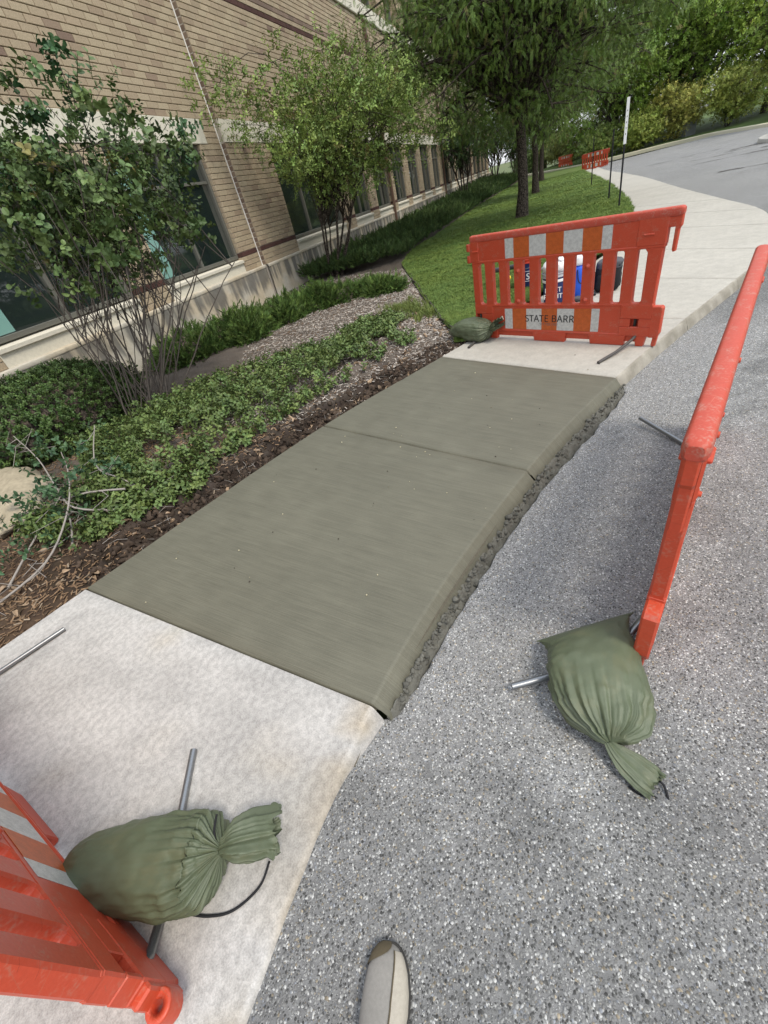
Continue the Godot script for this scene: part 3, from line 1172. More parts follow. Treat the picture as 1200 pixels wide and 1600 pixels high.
	while zb > -10.2:
		var zn := maxf(zb - 1.55, -10.26)
		if zn - 0.4 < -10.26: zn = -10.26
		var pb := MB.new()
		pb.cbox(Vector3(WX - 0.05, 3.46, (zb + zn) / 2), Vector3(0.075, 0.198, (zb - zn) / 2 - 0.004), 0.004)
		part(bld, "cream_band", pb.done(), M.cast_stone, inv)
		zb = zn
	zb = STEP_Z
	while zb > -61.5:
		var zn := zb - 1.85
		var pb := MB.new()
		pb.cbox(Vector3(WX + 0.07, 3.46, (zb + zn) / 2), Vector3(0.075, 0.198, (zb - zn) / 2 - 0.004), 0.004)
		part(bld, "cream_band", pb.done(), M.cast_stone, inv)
		zb = zn
	var cap := MB.new()
	zb = 4.0
	cap.cbox(Vector3(WX - 0.02, 7.08, -29.0), Vector3(0.22, 0.21, 33.0), 0.02)
	part(bld, "cornice", cap.done(), M.cast_stone, inv)
	# upper storey: piers with windows
	var ub := MB.new()
	ub.cbox(Vector3(WX - 0.05, 10.0, -29.0), Vector3(0.25, 0.6, 33.0))
	ub.cbox(Vector3(WX - 5.0, 10.4, -29.0), Vector3(5.2, 0.2, 33.0))
	zb = 4.0
	while zb > -61.0:
		ub.cbox(Vector3(WX - 0.05, 8.35, zb - 0.5), Vector3(0.25, 1.06, 0.5))
		zb -= 3.2
	var uw := part(bld, "upper_wall", ub.done(), M.far_brick, inv)
	zb = 3.0
	while zb > -60.0:
		make_window(bld, inv, WX - 0.15, 7.29, 9.4, zb, zb - 2.2, 2, false)
		zb -= 3.2
	# plinth of cast panels streaked with rain and soot
	zb = 4.0
	while zb > -61.0:
		var zn := zb - 2.95
		if zb > STEP_Z and zn < STEP_Z: zn = STEP_Z
		part(bld, "plinth_panel", plinth_mesh(zb, zn), M.plinth, inv)
		zb = zn
	# sills and windows
	for w in wins:
		var x := wall_x(w[1] + 0.1)
		var sb := MB.new()
		var poly := PackedVector2Array([Vector2(-0.2, 0.862), Vector2(0.012, 0.862), Vector2(0.012, 1.045), Vector2(0.05, 1.05), Vector2(0.05, 1.10), Vector2(-0.2, 1.15)])
		sb.extrude(poly, 0, w[0] - w[1] - 0.004, 0.004)
		part(bld, "sill", sb.done(), M.cast_stone, inv * Transform3D(Basis.IDENTITY, Vector3(x, 0, w[1] + 0.002)))
		make_window(bld, inv, x - 0.12, 1.152, 3.255, w[0], w[1], w[2], w[0] > -11.0)
	# white caulk line at the step, downspouts
	var cb := MB.new()
	var pts := []
	var rad := []
	for i in 49:
		var y := lerpf(0.86, 5.66, i / 48.0)
		pts.append(Vector3(WX + 0.016 + 0.004 * n3(y * 6, 60, 0), y, STEP_Z + 0.012 + 0.004 * n3(y * 9, 61, 0)))
		rad.append(0.016 + 0.003 * n3(y * 8, 62, 0))
	cb.tube(pts, rad, 5)
	part(bld, "caulk_joint", cb.done(), M.caulk, inv)
	for dz in [-22.6, -35.2, -47.5]:
		var db := MB.new()
		db.cbox(Vector3(WX + 0.21, 3.42, dz), Vector3(0.05, 3.4, 0.055), 0.012)
		part(bld, "downspout", db.done(), M.downspout, inv)
	# dark rooms behind the glass
	var rb := MB.new()
	rb.cbox(Vector3(WX - 6.0, 0.95, -29.0), Vector3(5.6, 0.05, 32.9))
	rb.cbox(Vector3(WX - 6.0, 6.9, -29.0), Vector3(5.6, 0.05, 32.9))
	rb.cbox(Vector3(WX - 6.0, 3.5, -29.0), Vector3(5.6, 0.05, 32.9))
	rb.cbox(Vector3(WX - 6.0, 5.5, -29.0), Vector3(0.1, 5.0, 32.9))
	rb.cbox(Vector3(WX - 5.0, 5.0, 4.0), Vector3(5.1, 5.4, 0.1))
	rb.cbox(Vector3(WX - 5.0, 5.0, -62.1), Vector3(5.1, 5.4, 0.1))
	part(bld, "interior", rb.done(), M.room, inv)

func split_step(a: float, b: float) -> Array:
	if a > STEP_Z and b < STEP_Z:
		return [[a, STEP_Z, WX], [STEP_Z, b, WX + 0.12]]
	return [[a, b, WX if a > STEP_Z - 0.01 and b > STEP_Z - 0.01 else WX + 0.12]]

func plinth_mesh(z0: float, z1: float) -> ArrayMesh:
	var rows := []
	var cols := []
	var nzs := int((z0 - z1) / 0.05) + 2 if z0 > -24 else 14
	for i in nzs:
		var z := lerpf(z0 - 0.003, z1 + 0.003, i / float(nzs - 1))
		var x := WX + 0.085 if z0 > STEP_Z + 0.001 else WX + 0.165
		var row := PackedVector3Array()
		var cr := PackedColorArray()
		var streak := n3(z * 3.2, 70, 0) + 0.55 * n3(z * 11, 71, 0)
		var prof := [[-0.30, 0.862], [-0.02, 0.862], [0.0, 0.855], [0.012, 0.845], [0.012, 0.80], [0.0, 0.785]]
		for j in 15:
			prof.append([0.0, 0.775 - 0.052 * j])
		prof.append([0.0, -0.2])
		for pr in prof:
			row.append(Vector3(x + pr[0], pr[1], z))
			# soot runs hang from the ledge with ragged lower ends; rust tan blotches near the soil
			var drop: float = 0.78 - pr[1]
			var reach := 0.30 + 0.42 * streak
			var soot := 0.0
			if pr[1] < 0.79:
				soot = sst(0.10, -0.10, drop - reach) * sst(-0.35, 0.35, streak + 0.5 * n3(z * 7, pr[1] * 1.3, 72) + 0.2)
			elif pr[0] > -0.01:
				soot = 0.3 * sst(0.0, 0.5, streak)
			var tan := sst(-0.1, 0.6, n3(z * 1.1, pr[1] * 2.0, 73) + 0.25)
			var w := 0.95 + 0.12 * n3(z * 5, pr[1] * 5, 74)
			var cc := Color(0.64, 0.59, 0.49).lerp(Color(0.60, 0.48, 0.31), tan * 0.55)
			cc = cc.lerp(Color(0.13, 0.125, 0.115), soot * 0.82) * w
			cc.a = 1
			cr.append(cc)
		rows.append(row)
		cols.append(cr)
	var b := MB.new()
	b.grid(rows, false, true, cols)
	return b.done()

func make_window(bld: Node, inv: Transform3D, x: float, y0: float, y1: float, za: float, zb: float, panes: int, near: bool) -> void:
	var fb := MB.new()
	var zc := (za + zb) / 2
	var hw := (za - zb) / 2 - 0.003
	var t := 0.035
	fb.cbox(Vector3(x, y0 + t, zc), Vector3(0.05, t, hw), 0.004)
	fb.cbox(Vector3(x, y1 - t, zc), Vector3(0.05, t, hw), 0.004)
	for s in [-1.0, 1.0]:
		fb.cbox(Vector3(x, (y0 + y1) / 2, zc + s * (hw - t)), Vector3(0.049, (y1 - y0) / 2 - 2 * t, t), 0.004)
	var w := part(bld, "window", fb.done(), M.frame, inv)
	var ty := y1 - 0.62
	var pw := (2 * hw - 4 * t) / panes
	for i in panes:
		var p0 := zc + hw - 2 * t - pw * i
		var p1 := p0 - pw
		if i > 0:
			var mu := MB.new()
			mu.cbox(Vector3(x, (y0 + y1) / 2, p0), Vector3(0.045, (y1 - y0) / 2 - 2 * t, 0.03), 0.004)
			part(w, "mullion", mu.done(), M.frame)
		var tb := MB.new()
		tb.cbox(Vector3(x, ty, (p0 + p1) / 2), Vector3(0.04, 0.025, pw / 2 - 0.031), 0.004)
		part(w, "transom", tb.done(), M.frame)
		for seg in [[y0 + 2 * t, ty - 0.025], [ty + 0.025, y1 - 2 * t]]:
			var gb := MB.new()
			gb.quad(Vector3(x - 0.01, seg[0], p0 - 0.03), Vector3(x - 0.01, seg[0], p1 + 0.03), Vector3(x - 0.01, seg[1], p1 + 0.03), Vector3(x - 0.01, seg[1], p0 - 0.03))
			part(w, "pane", gb.done(), M.glass)
	if near:
		# pale teal roller screen drawn across the near end of the window
		var bl := MB.new()
		bl.cbox(Vector3(x - 0.10, (y0 + y1) / 2, za - 0.07 - 0.24), Vector3(0.01, (y1 - y0) / 2 - 0.08, 0.23))
		part(w, "screen_blind", bl.done(), M.blind)

# ---------------------------------------------------------------- barricades
var bar_meshes := {}

func rounded_rect(x0: float, y0: float, x1: float, y1: float, r: float) -> PackedVector2Array:
	var p := PackedVector2Array()
	for c in [[x1 - r, y0 + r, -PI / 2], [x1 - r, y1 - r, 0.0], [x0 + r, y1 - r, PI / 2], [x0 + r, y0 + r, PI]]:
		for k in 4:
			var a: float = c[2] + PI / 2 * k / 3.0
			p.append(Vector2(c[0] + r * cos(a), c[1] + r * sin(a)))
	return p

func make_bar_meshes() -> void:
	var b := MB.new()
	# top rail: rounded bar with sloping end, overhanging on the hook side
	var rows := []
	for k in 15:
		var a := TAU * k / 14.0
		rows.append([sin(a), cos(a)])
	var rl := []
	for uu in [-0.012, -0.004, 0.012, 0.4, 0.8, 1.2, 1.6, 1.97, 1.99, 2.0]:
		var s := 1.0
		if uu < -0.008 or uu > 1.995: s = 0.6
		elif uu < 0.0 or uu > 1.98: s = 0.88
		var row := PackedVector3Array()
		for k in 16:
			var a := TAU * k / 16.0
			var c := cos(a)
			var sn := sin(a)
			row.append(Vector3(uu, 1.015 + 0.034 * s * signf(sn) * pow(absf(sn), 0.6), 0.032 * s * signf(c) * pow(absf(c), 0.6)))
		rl.append(row)
	b.grid(rl, true, false)
	for e in [0, rl.size() - 1]:
		for k in range(1, 15):
			if e == 0: b.tri(rl[e][0], rl[e][k + 1], rl[e][k])
			else: b.tri(rl[e][0], rl[e][k], rl[e][k + 1])
	bar_meshes.rail = b.done()
	# upper panel: thin recessed web with a thicker frame
	b = MB.new()
	b.extrude(PackedVector2Array([Vector2(0.0, 0.80), Vector2(1.905, 0.80), Vector2(1.91, 0.99), Vector2(0.0, 0.99)]), -0.022, 0.022, 0.006)
	b.cbox(Vector3(0.05, 0.9, 0), Vector3(0.052, 0.10, 0.028), 0.008)
	b.cbox(Vector3(1.80, 0.9, 0), Vector3(0.112, 0.10, 0.028), 0.008)
	b.cbox(Vector3(0.955, 0.795, 0), Vector3(0.953, 0.012, 0.027), 0.006)
	bar_meshes.upper = b.done()
	# one slat with flared rounded ends
	var pl := PackedVector2Array()
	var hw := 0.0525
	var y0 := 0.365
	var y1 := 0.79
	var r := 0.030
	var arc := [0.5, 0.8, 1.1, 1.35, PI / 2]
	pl.append(Vector2(hw + r - r * sin(0.5), y0 - 0.02))
	for a in arc: pl.append(Vector2(hw + r - r * sin(a), y0 + r - r * cos(a)))
	for k in 5: pl.append(Vector2(hw + r - r * sin(arc[4 - k]), y1 - r + r * cos(arc[4 - k])))
	pl.append(Vector2(hw + r - r * sin(0.5), y1 + 0.02))
	pl.append(Vector2(-(hw + r - r * sin(0.5)), y1 + 0.02))
	for a in arc: pl.append(Vector2(-(hw + r - r * sin(a)), y1 - r + r * cos(a)))
	for k in 5: pl.append(Vector2(-(hw + r - r * sin(arc[4 - k])), y0 + r - r * cos(arc[4 - k])))
	pl.append(Vector2(-(hw + r - r * sin(0.5)), y0 - 0.02))
	b = MB.new()
	b.extrude(pl, -0.0255, 0.0255, 0.007)
	bar_meshes.slat = b.done()
	b = MB.new()
	b.extrude(PackedVector2Array([Vector2(-0.001, 0.36), Vector2(0.115, 0.36), Vector2(0.09, 0.39), Vector2(0.09, 0.755), Vector2(0.115, 0.785), Vector2(-0.001, 0.79)]), -0.0265, 0.0265, 0.008)
	bar_meshes.post_a = b.done()
	b = MB.new()
	b.extrude(PackedVector2Array([Vector2(1.76, 0.36), Vector2(1.89, 0.36), Vector2(1.90, 0.79), Vector2(1.76, 0.79), Vector2(1.785, 0.755), Vector2(1.785, 0.39)]), -0.0265, 0.0265, 0.008)
	bar_meshes.post_b = b.done()
	# lower panel with frame, skids and foot sockets
	b = MB.new()
	b.extrude(PackedVector2Array([Vector2(0.2, 0.09), Vector2(1.68, 0.09), Vector2(1.68, 0.36), Vector2(0.2, 0.36)]), -0.022, 0.022, 0.006)
	# end blocks built round the open foot sockets
	for q in [[0.0, 0.244, 0.055, 0.235], [1.628, 1.892, 1.755, 0.205]]:
		var sx0: float = q[2] - 0.036
		var sx1: float = q[2] + 0.036
		var sy0: float = q[3] - 0.034
		var sy1: float = q[3] + 0.034
		b.cbox(Vector3((q[0] + q[1]) / 2, (0.089 + sy0) / 2, 0), Vector3((q[1] - q[0]) / 2, (sy0 - 0.089) / 2, 0.029), 0.006)
		b.cbox(Vector3((q[0] + q[1]) / 2, (0.361 + sy1) / 2, 0), Vector3((q[1] - q[0]) / 2, (0.361 - sy1) / 2, 0.029), 0.006)
		b.cbox(Vector3((q[0] + sx0) / 2, q[3], 0), Vector3((sx0 - q[0]) / 2, 0.034, 0.0285), 0.003)
		b.cbox(Vector3((q[1] + sx1) / 2, q[3], 0), Vector3((q[1] - sx1) / 2, 0.034, 0.0285), 0.003)
	for q in [[0.055, 0.235], [1.755, 0.205]]:
		b.cbox(Vector3(q[0], q[1], -0.020), Vector3(0.04, 0.038, 0.002))
	b.cbox(Vector3(0.945, 0.358, 0), Vector3(0.945, 0.012, 0.0275), 0.006)
	b.cbox(Vector3(0.945, 0.098, 0), Vector3(0.945, 0.011, 0.0275), 0.006)
	b.extrude(PackedVector2Array([Vector2(1.885, 0.08), Vector2(1.955, 0.08), Vector2(1.972, 0.12), Vector2(1.972, 0.33), Vector2(1.957, 0.345), Vector2(1.885, 0.345)]), -0.027, 0.027, 0.007)
	bar_meshes.lower = b.done()
	b = MB.new()
	for s in [[0.0, 0.30], [0.74, 1.12], [1.35, 1.70], [1.77, 1.87]]:
		b.extrude(PackedVector2Array([Vector2(s[0] + 0.02, 0.0), Vector2(s[1] - 0.02, 0.0), Vector2(s[1], 0.095), Vector2(s[0], 0.095)]), -0.028, 0.028, 0.006)
	b.cbox(Vector3(0.95, 0.065, 0), Vector3(0.9, 0.03, 0.008))
	bar_meshes.skid = b.done()
	# hooks on one end, eyes on the other
	b = MB.new()
	b.extrude(PackedVector2Array([Vector2(1.955, 0.76), Vector2(1.965, 0.745), Vector2(1.982, 0.75), Vector2(1.985, 0.90), Vector2(1.998, 0.92), Vector2(1.998, 1.0), Vector2(1.90, 1.0), Vector2(1.91, 0.915), Vector2(1.955, 0.915)]), -0.018, 0.018, 0.005)
	bar_meshes.hook = b.done()
	b = MB.new()
	b.extrude(PackedVector2Array([Vector2(1.915, 0.012), Vector2(1.93, 0.0), Vector2(1.95, 0.006), Vector2(1.968, 0.16), Vector2(1.968, 0.2), Vector2(1.93, 0.2), Vector2(1.93, 0.16)]), -0.016, 0.016, 0.004)
	bar_meshes.low_hook = b.done()
	for nm in ["eye", "low_eye"]:
		b = MB.new()
		var base := 0.885 if nm == "eye" else 0.10
		for dy in ([-0.055, 0.055] if nm == "eye" else [0.0]):
			var ring := []
			for k in 17:
				var a := TAU * k / 16.0
				var row := PackedVector3Array()
				for q in [[0.015, -0.034], [0.031, -0.034], [0.035, -0.028], [0.035, 0.028], [0.031, 0.034], [0.015, 0.034]]:
					row.append(Vector3(-0.034 + q[0] * cos(a), base + dy + q[1], q[0] * sin(a)))
				ring.append(row)
			b.grid(ring, true, true)
		b.cbox(Vector3(-0.004, base, 0), Vector3(0.016, 0.085, 0.025), 0.006)
		bar_meshes[nm] = b.done()
	b = MB.new()
	b.lathe([Vector2(0.0, 0.018), Vector2(0.012, 0.018), Vector2(0.013, 0.008), Vector2(0.022, 0.006), Vector2(0.026, 0.0), Vector2(0.026, -0.01)], 10, Transform3D(Basis(Vector3.RIGHT, PI / 2), Vector3.ZERO))
	bar_meshes.boss = b.done()
	b = MB.new()
	b.tube([Vector3(0, -0.034, 0), Vector3(0, 0.034, 0)], [0.012, 0.012], 10)
	bar_meshes.socket = b.done()
	b = MB.new()
	b.cbox(Vector3.ZERO, Vector3(0.04, 0.007, 0.008), 0.004)
	bar_meshes.rib = b.done()
	b = MB.new()
	b.cbox(Vector3.ZERO, Vector3(0.006, 0.014, 0.002))
	bar_meshes.slot = b.done()

func text_mesh(s: String, size: float, depth := 0.0012, wgt := 400, font_name := "Droid Sans") -> TextMesh:
	var f := SystemFont.new()
	f.font_names = PackedStringArray([font_name])
	f.font_weight = wgt
	var t := TextMesh.new()
	t.text = s
	t.font = f
	t.font_size = 64
	t.pixel_size = size / 46.0
	t.depth = depth
	return t

func barricade(label: String, origin: Vector3, dir: Vector3, feet: Array, detail: int, body: String, lettered := false) -> Node3D:
	dir = dir.normalized()
	var zf := dir.cross(Vector3.UP).normalized()
	var xf := Transform3D(Basis(dir, Vector3.UP, zf), origin)
	var t := thing("barricade", label, "barricade", "orange plastic barricades", xf)
	var om: Material = M[body]
	part(t, "top_rail", bar_meshes.rail, M.faded_orange if body == "orange" else om)
	part(t, "upper_panel", bar_meshes.upper, om)
	part(t, "end_post", bar_meshes.post_a, om)
	part(t, "end_post", bar_meshes.post_b, om)
	for i in 9:
		part(t, "slat", bar_meshes.slat, om, Transform3D(Basis.IDENTITY, Vector3(0.2175 + 0.18 * i + 0.0, 0, 0)))
	part(t, "lower_panel", bar_meshes.lower, om)
	part(t, "skid", bar_meshes.skid, om)
	part(t, "hook", bar_meshes.hook, om)
	part(t, "hook", bar_meshes.low_hook, om)
	part(t, "eye", bar_meshes.eye, om)
	part(t, "eye", bar_meshes.low_eye, om)
	for s in [1.0, -1.0]:
		var turn := Basis.IDENTITY if s > 0 else Basis(Vector3.UP, PI)
		for p in [[0.578, 0.685], [0.572, 0.40], [1.298, 0.685], [1.292, 0.40]]:
			part(t, "bolt_boss", bar_meshes.boss, om, Transform3D(turn, Vector3(p[0], p[1], 0.024 * s)))
		for p in [[0.055, 0.235], [1.755, 0.205]]:
			part(t, "foot_pivot", bar_meshes.socket, M.dull_steel, Transform3D(turn, Vector3(p[0], p[1], 0.0)))
		for p in [[0.065, 0.90], [1.78, 0.885]]:
			part(t, "grip_rib", bar_meshes.rib, om, Transform3D(turn, Vector3(p[0], p[1], 0.032 * s)))
		# reflective sheeting, alternating bands
		for sh in [[0.81, 0.985, [0.43, 0.53, 0.705, 0.882, 1.058, 1.235, 1.405, 1.49], "upper_sheeting"], [0.115, 0.325, [0.40, 0.497, 0.667, 0.844, 1.016, 1.193, 1.364, 1.44], "lower_sheeting"]]:
			var holder := Node3D.new()
			holder.name = sh[3]
			t.add_child(holder, true)
			for k in 7:
				var b := MB.new()
				var x0: float = sh[2][k]
				var x1: float = sh[2][k + 1]
				var za := 0.0235
				b.extrude(PackedVector2Array([Vector2(x0, sh[0]), Vector2(x1, sh[0]), Vector2(x1, sh[1]), Vector2(x0, sh[1])]), za - 0.0012, za + (0.0006 if k % 2 else 0.0), 0.0003)
				part(holder, "stripe", b.done(), M.sheet_white if k % 2 == 0 else M.sheet_orange, Transform3D(turn, Vector3(0, 0, 0)) if s > 0 else Transform3D(turn, Vector3(1.9, 0, 0)))
		if lettered and s > 0:
			part(t, "lettering", text_mesh("STATE BARR", 0.066, 0.0012, 500), M.print_black, Transform3D(Basis.from_scale(Vector3(1.12, 1, 1)), Vector3(0.925, 0.228, 0.026)))
			part(t, "lettering", text_mesh("517-755-1702", 0.024, 0.0012, 500), M.print_grey, Transform3D(Basis.IDENTITY, Vector3(0.925, 0.172, 0.026)))
	# swivelling steel feet
	for f in feet:
		var b := MB.new()
		var pts := []
		var rad := []
		for p in f:
			pts.append(xf.affine_inverse() * p)
		var fine := pts if f.size() < 4 else [pts[0], pts[0].lerp(pts[1], 0.7), pts[1], pts[1].lerp(pts[2], 0.5), pts[2], pts[2].lerp(pts[3], 0.1), pts[3]]
		for i in fine.size():
			rad.append(0.0135)
		b.tube(fine, rad, 10, true)
		# flattened, open tip
		part(t, "foot", b.done(), M.steel if detail > 0 else M.dull_steel)
	return t

func smooth_path(p: Array, n: int) -> Array:
	var out := []
	for i in p.size() - 1:
		var p0: Vector3 = p[maxi(0, i - 1)]
		var p1: Vector3 = p[i]
		var p2: Vector3 = p[i + 1]
		var p3: Vector3 = p[mini(p.size() - 1, i + 2)]
		for k in n:
			out.append(p1.cubic_interpolate(p2, p0, p3, k / float(n)))
	out.append(p[-1])
	return out

func build_barricades() -> void:
	make_bar_meshes()
	var g := 0.014
	# across the walk beyond the new panels
	barricade("faded orange barricade lettered STATE BARR standing across the walk", Vector3(-0.804, 0.0, -5.303), Vector3(0.868, 0, 0.4965),
		[[Vector3(-0.76, 0.22, -5.27), Vector3(-0.78, 0.12, -5.20), Vector3(-0.82, g + 0.004, -5.05), Vector3(-0.87, g, -4.90)],
		[Vector3(0.755, 0.10, -4.43), Vector3(0.70, 0.07, -4.365), Vector3(0.57, 0.03, -4.225), Vector3(0.41, g, -4.05)]], 0, "orange", true)
	# on the road, seen along its length
	var ry := road_y(0.4, -1.3)
	var d2 := Vector3(-0.334, 0, 0.943)
	barricade("orange barricade standing on the asphalt and seen end on", Vector3(0.998, ry + 0.002, -2.900), d2,
		[[Vector3(0.415, ry + 0.20, -1.25), Vector3(0.35, ry + 0.08, -1.20), Vector3(0.25, ry + g, -1.07), Vector3(-0.113, ry + g, -0.891)],
		[Vector3(0.93, ry + 0.20, -2.74), Vector3(0.88, ry + 0.06, -2.72), Vector3(0.82, ry + g, -2.70), Vector3(0.619, ry + g, -3.09)]], 1, "orange")
	# close by, cut by the lower left corner
	barricade("close orange barricade cut off by the bottom left corner of the picture", Vector3(-0.925, 0.002, 0.212), Vector3(-0.98, 0, -0.197),
		[[Vector3(-1.005, 0.12, 0.20), Vector3(-1.03, 0.06, 0.165), Vector3(-1.09, g, 0.09), Vector3(-1.32, g, -0.355)],
		[Vector3(-2.86, 0.20, -0.24), Vector3(-2.88, 0.10, -0.25), Vector3(-2.86, g + 0.01, -0.30), Vector3(-2.655, g, -0.75)]], 1, "orange")
	# far ones
	var fy := fall(2.2, -46.0)
	barricade("far orange barricade with open slats across the distant walk end", Vector3(2.17, fy, -46.2), Vector3(1.87, 0, 0.75), [], 0, "orange")
	var fy2 := fall(0.6, -60.0)
	barricade("small bright orange barricade beyond the crest of the lawn", Vector3(0.55, fy2 + 0.02, -60.0), Vector3(1.3, 0, 1.5), [], 0, "bright_orange")

# ---------------------------------------------------------------- sandbags
# st: stations [centre, side vector, half width, half height, pleat depth]
func bag_surface(st: Array, gy: float, seed_: int, pleats: int, steps := 9) -> ArrayMesh:
	var rows := []
	var cols := []
	var uvs := []
	var m := 160
	for i in st.size() - 1:
		for k in (steps if i < st.size() - 2 else steps + 1):
			var t := k / float(steps)
			var a: Array = st[i]
			var b: Array = st[i + 1]
			var a0: Array = st[maxi(0, i - 1)]
			var b1: Array = st[mini(st.size() - 1, i + 2)]
			var ce: Vector3 = (a[0] as Vector3).cubic_interpolate(b[0], a0[0], b1[0], t)
			var side: Vector3 = (a[1] as Vector3).lerp(b[1], t).normalized()
			var hw: float = maxf(0.006, cubic_interpolate(a[2], b[2], a0[2], b1[2], t))
			var hh: float = maxf(0.004, cubic_interpolate(a[3], b[3], a0[3], b1[3], t))
			var pd := lerpf(a[4], b[4], t)
			var fwd: Vector3 = ((b[0] as Vector3) - (a[0] as Vector3)).normalized()
			var up := side.cross(fwd)
			if up.y < 0: up = -up
			up = (up + Vector3.UP * 0.6).normalized()
			var row := PackedVector3Array()
			var cr := PackedColorArray()
			var ur := PackedVector2Array()
			for j in m:
				var th := TAU * j / m
				var c := cos(th)
				var s := sin(th)
				var q := pow(pow(absf(c), 2.5) + pow(absf(s), 2.5), -1.0 / 2.5)
				var wv := pleats * th + 1.5 * n3(c * 1.3 + seed_, s * 1.3, 0.2)
				var pl := pow(absf(sin(wv * 0.5)), 0.6) * 2.0 - 1.2
				pl += 0.6 * sin(wv * 0.63 + seed_) + 0.35 * sin(wv * 1.9 + 2.0 * seed_)
				var lump := 0.10 * n3(c * 1.1 + seed_ * 2.0, s * 1.1, (i + t) * 0.8) + 0.022 * n3(c * 3.5 + seed_, s * 3.5, (i + t) * 2.2)
				var rr_ := 1.0 + pd * pl + lump
				var p := ce + side * (hw * c * q * rr_) + up * (hh * s * q * rr_)
				# the last stretch of a neck ends ragged
				if pd > 0.08 and i == st.size() - 2: p += fwd * (t * 0.5 * hw * n3(c * 1.6 + seed_, s * 1.6, 3.0)) + up * (t * 0.35 * hw * n3(c * 2.2, s * 2.2 + seed_, 9.0))
				if p.y < gy + 0.003: p.y = gy + 0.003 + 0.001 * c
				row.append(p)
				var w := 0.76 + 0.10 * n3(p.x * 5, p.y * 5, p.z * 5) + 0.06 * n3(p.x * 40, p.y * 40, p.z * 40)
				var dust := sst(0.05, 0.55, n3(p.x * 7 + seed_, p.y * 7, p.z * 7) + 0.5 * n3(p.x * 45, p.y * 45, p.z * 45))
				cr.append(Color(w, w, w).lerp(Color(1.0, 0.86, 0.80), 0.42 * dust))
				ur.append(Vector2(4.0 * j / m, (i + t) * 0.42))
			rows.append(row); cols.append(cr); uvs.append(ur)
	var mb := MB.new()
	mb.grid(rows, true, true, cols, uvs)
	# close the two ends
	return mb.done()

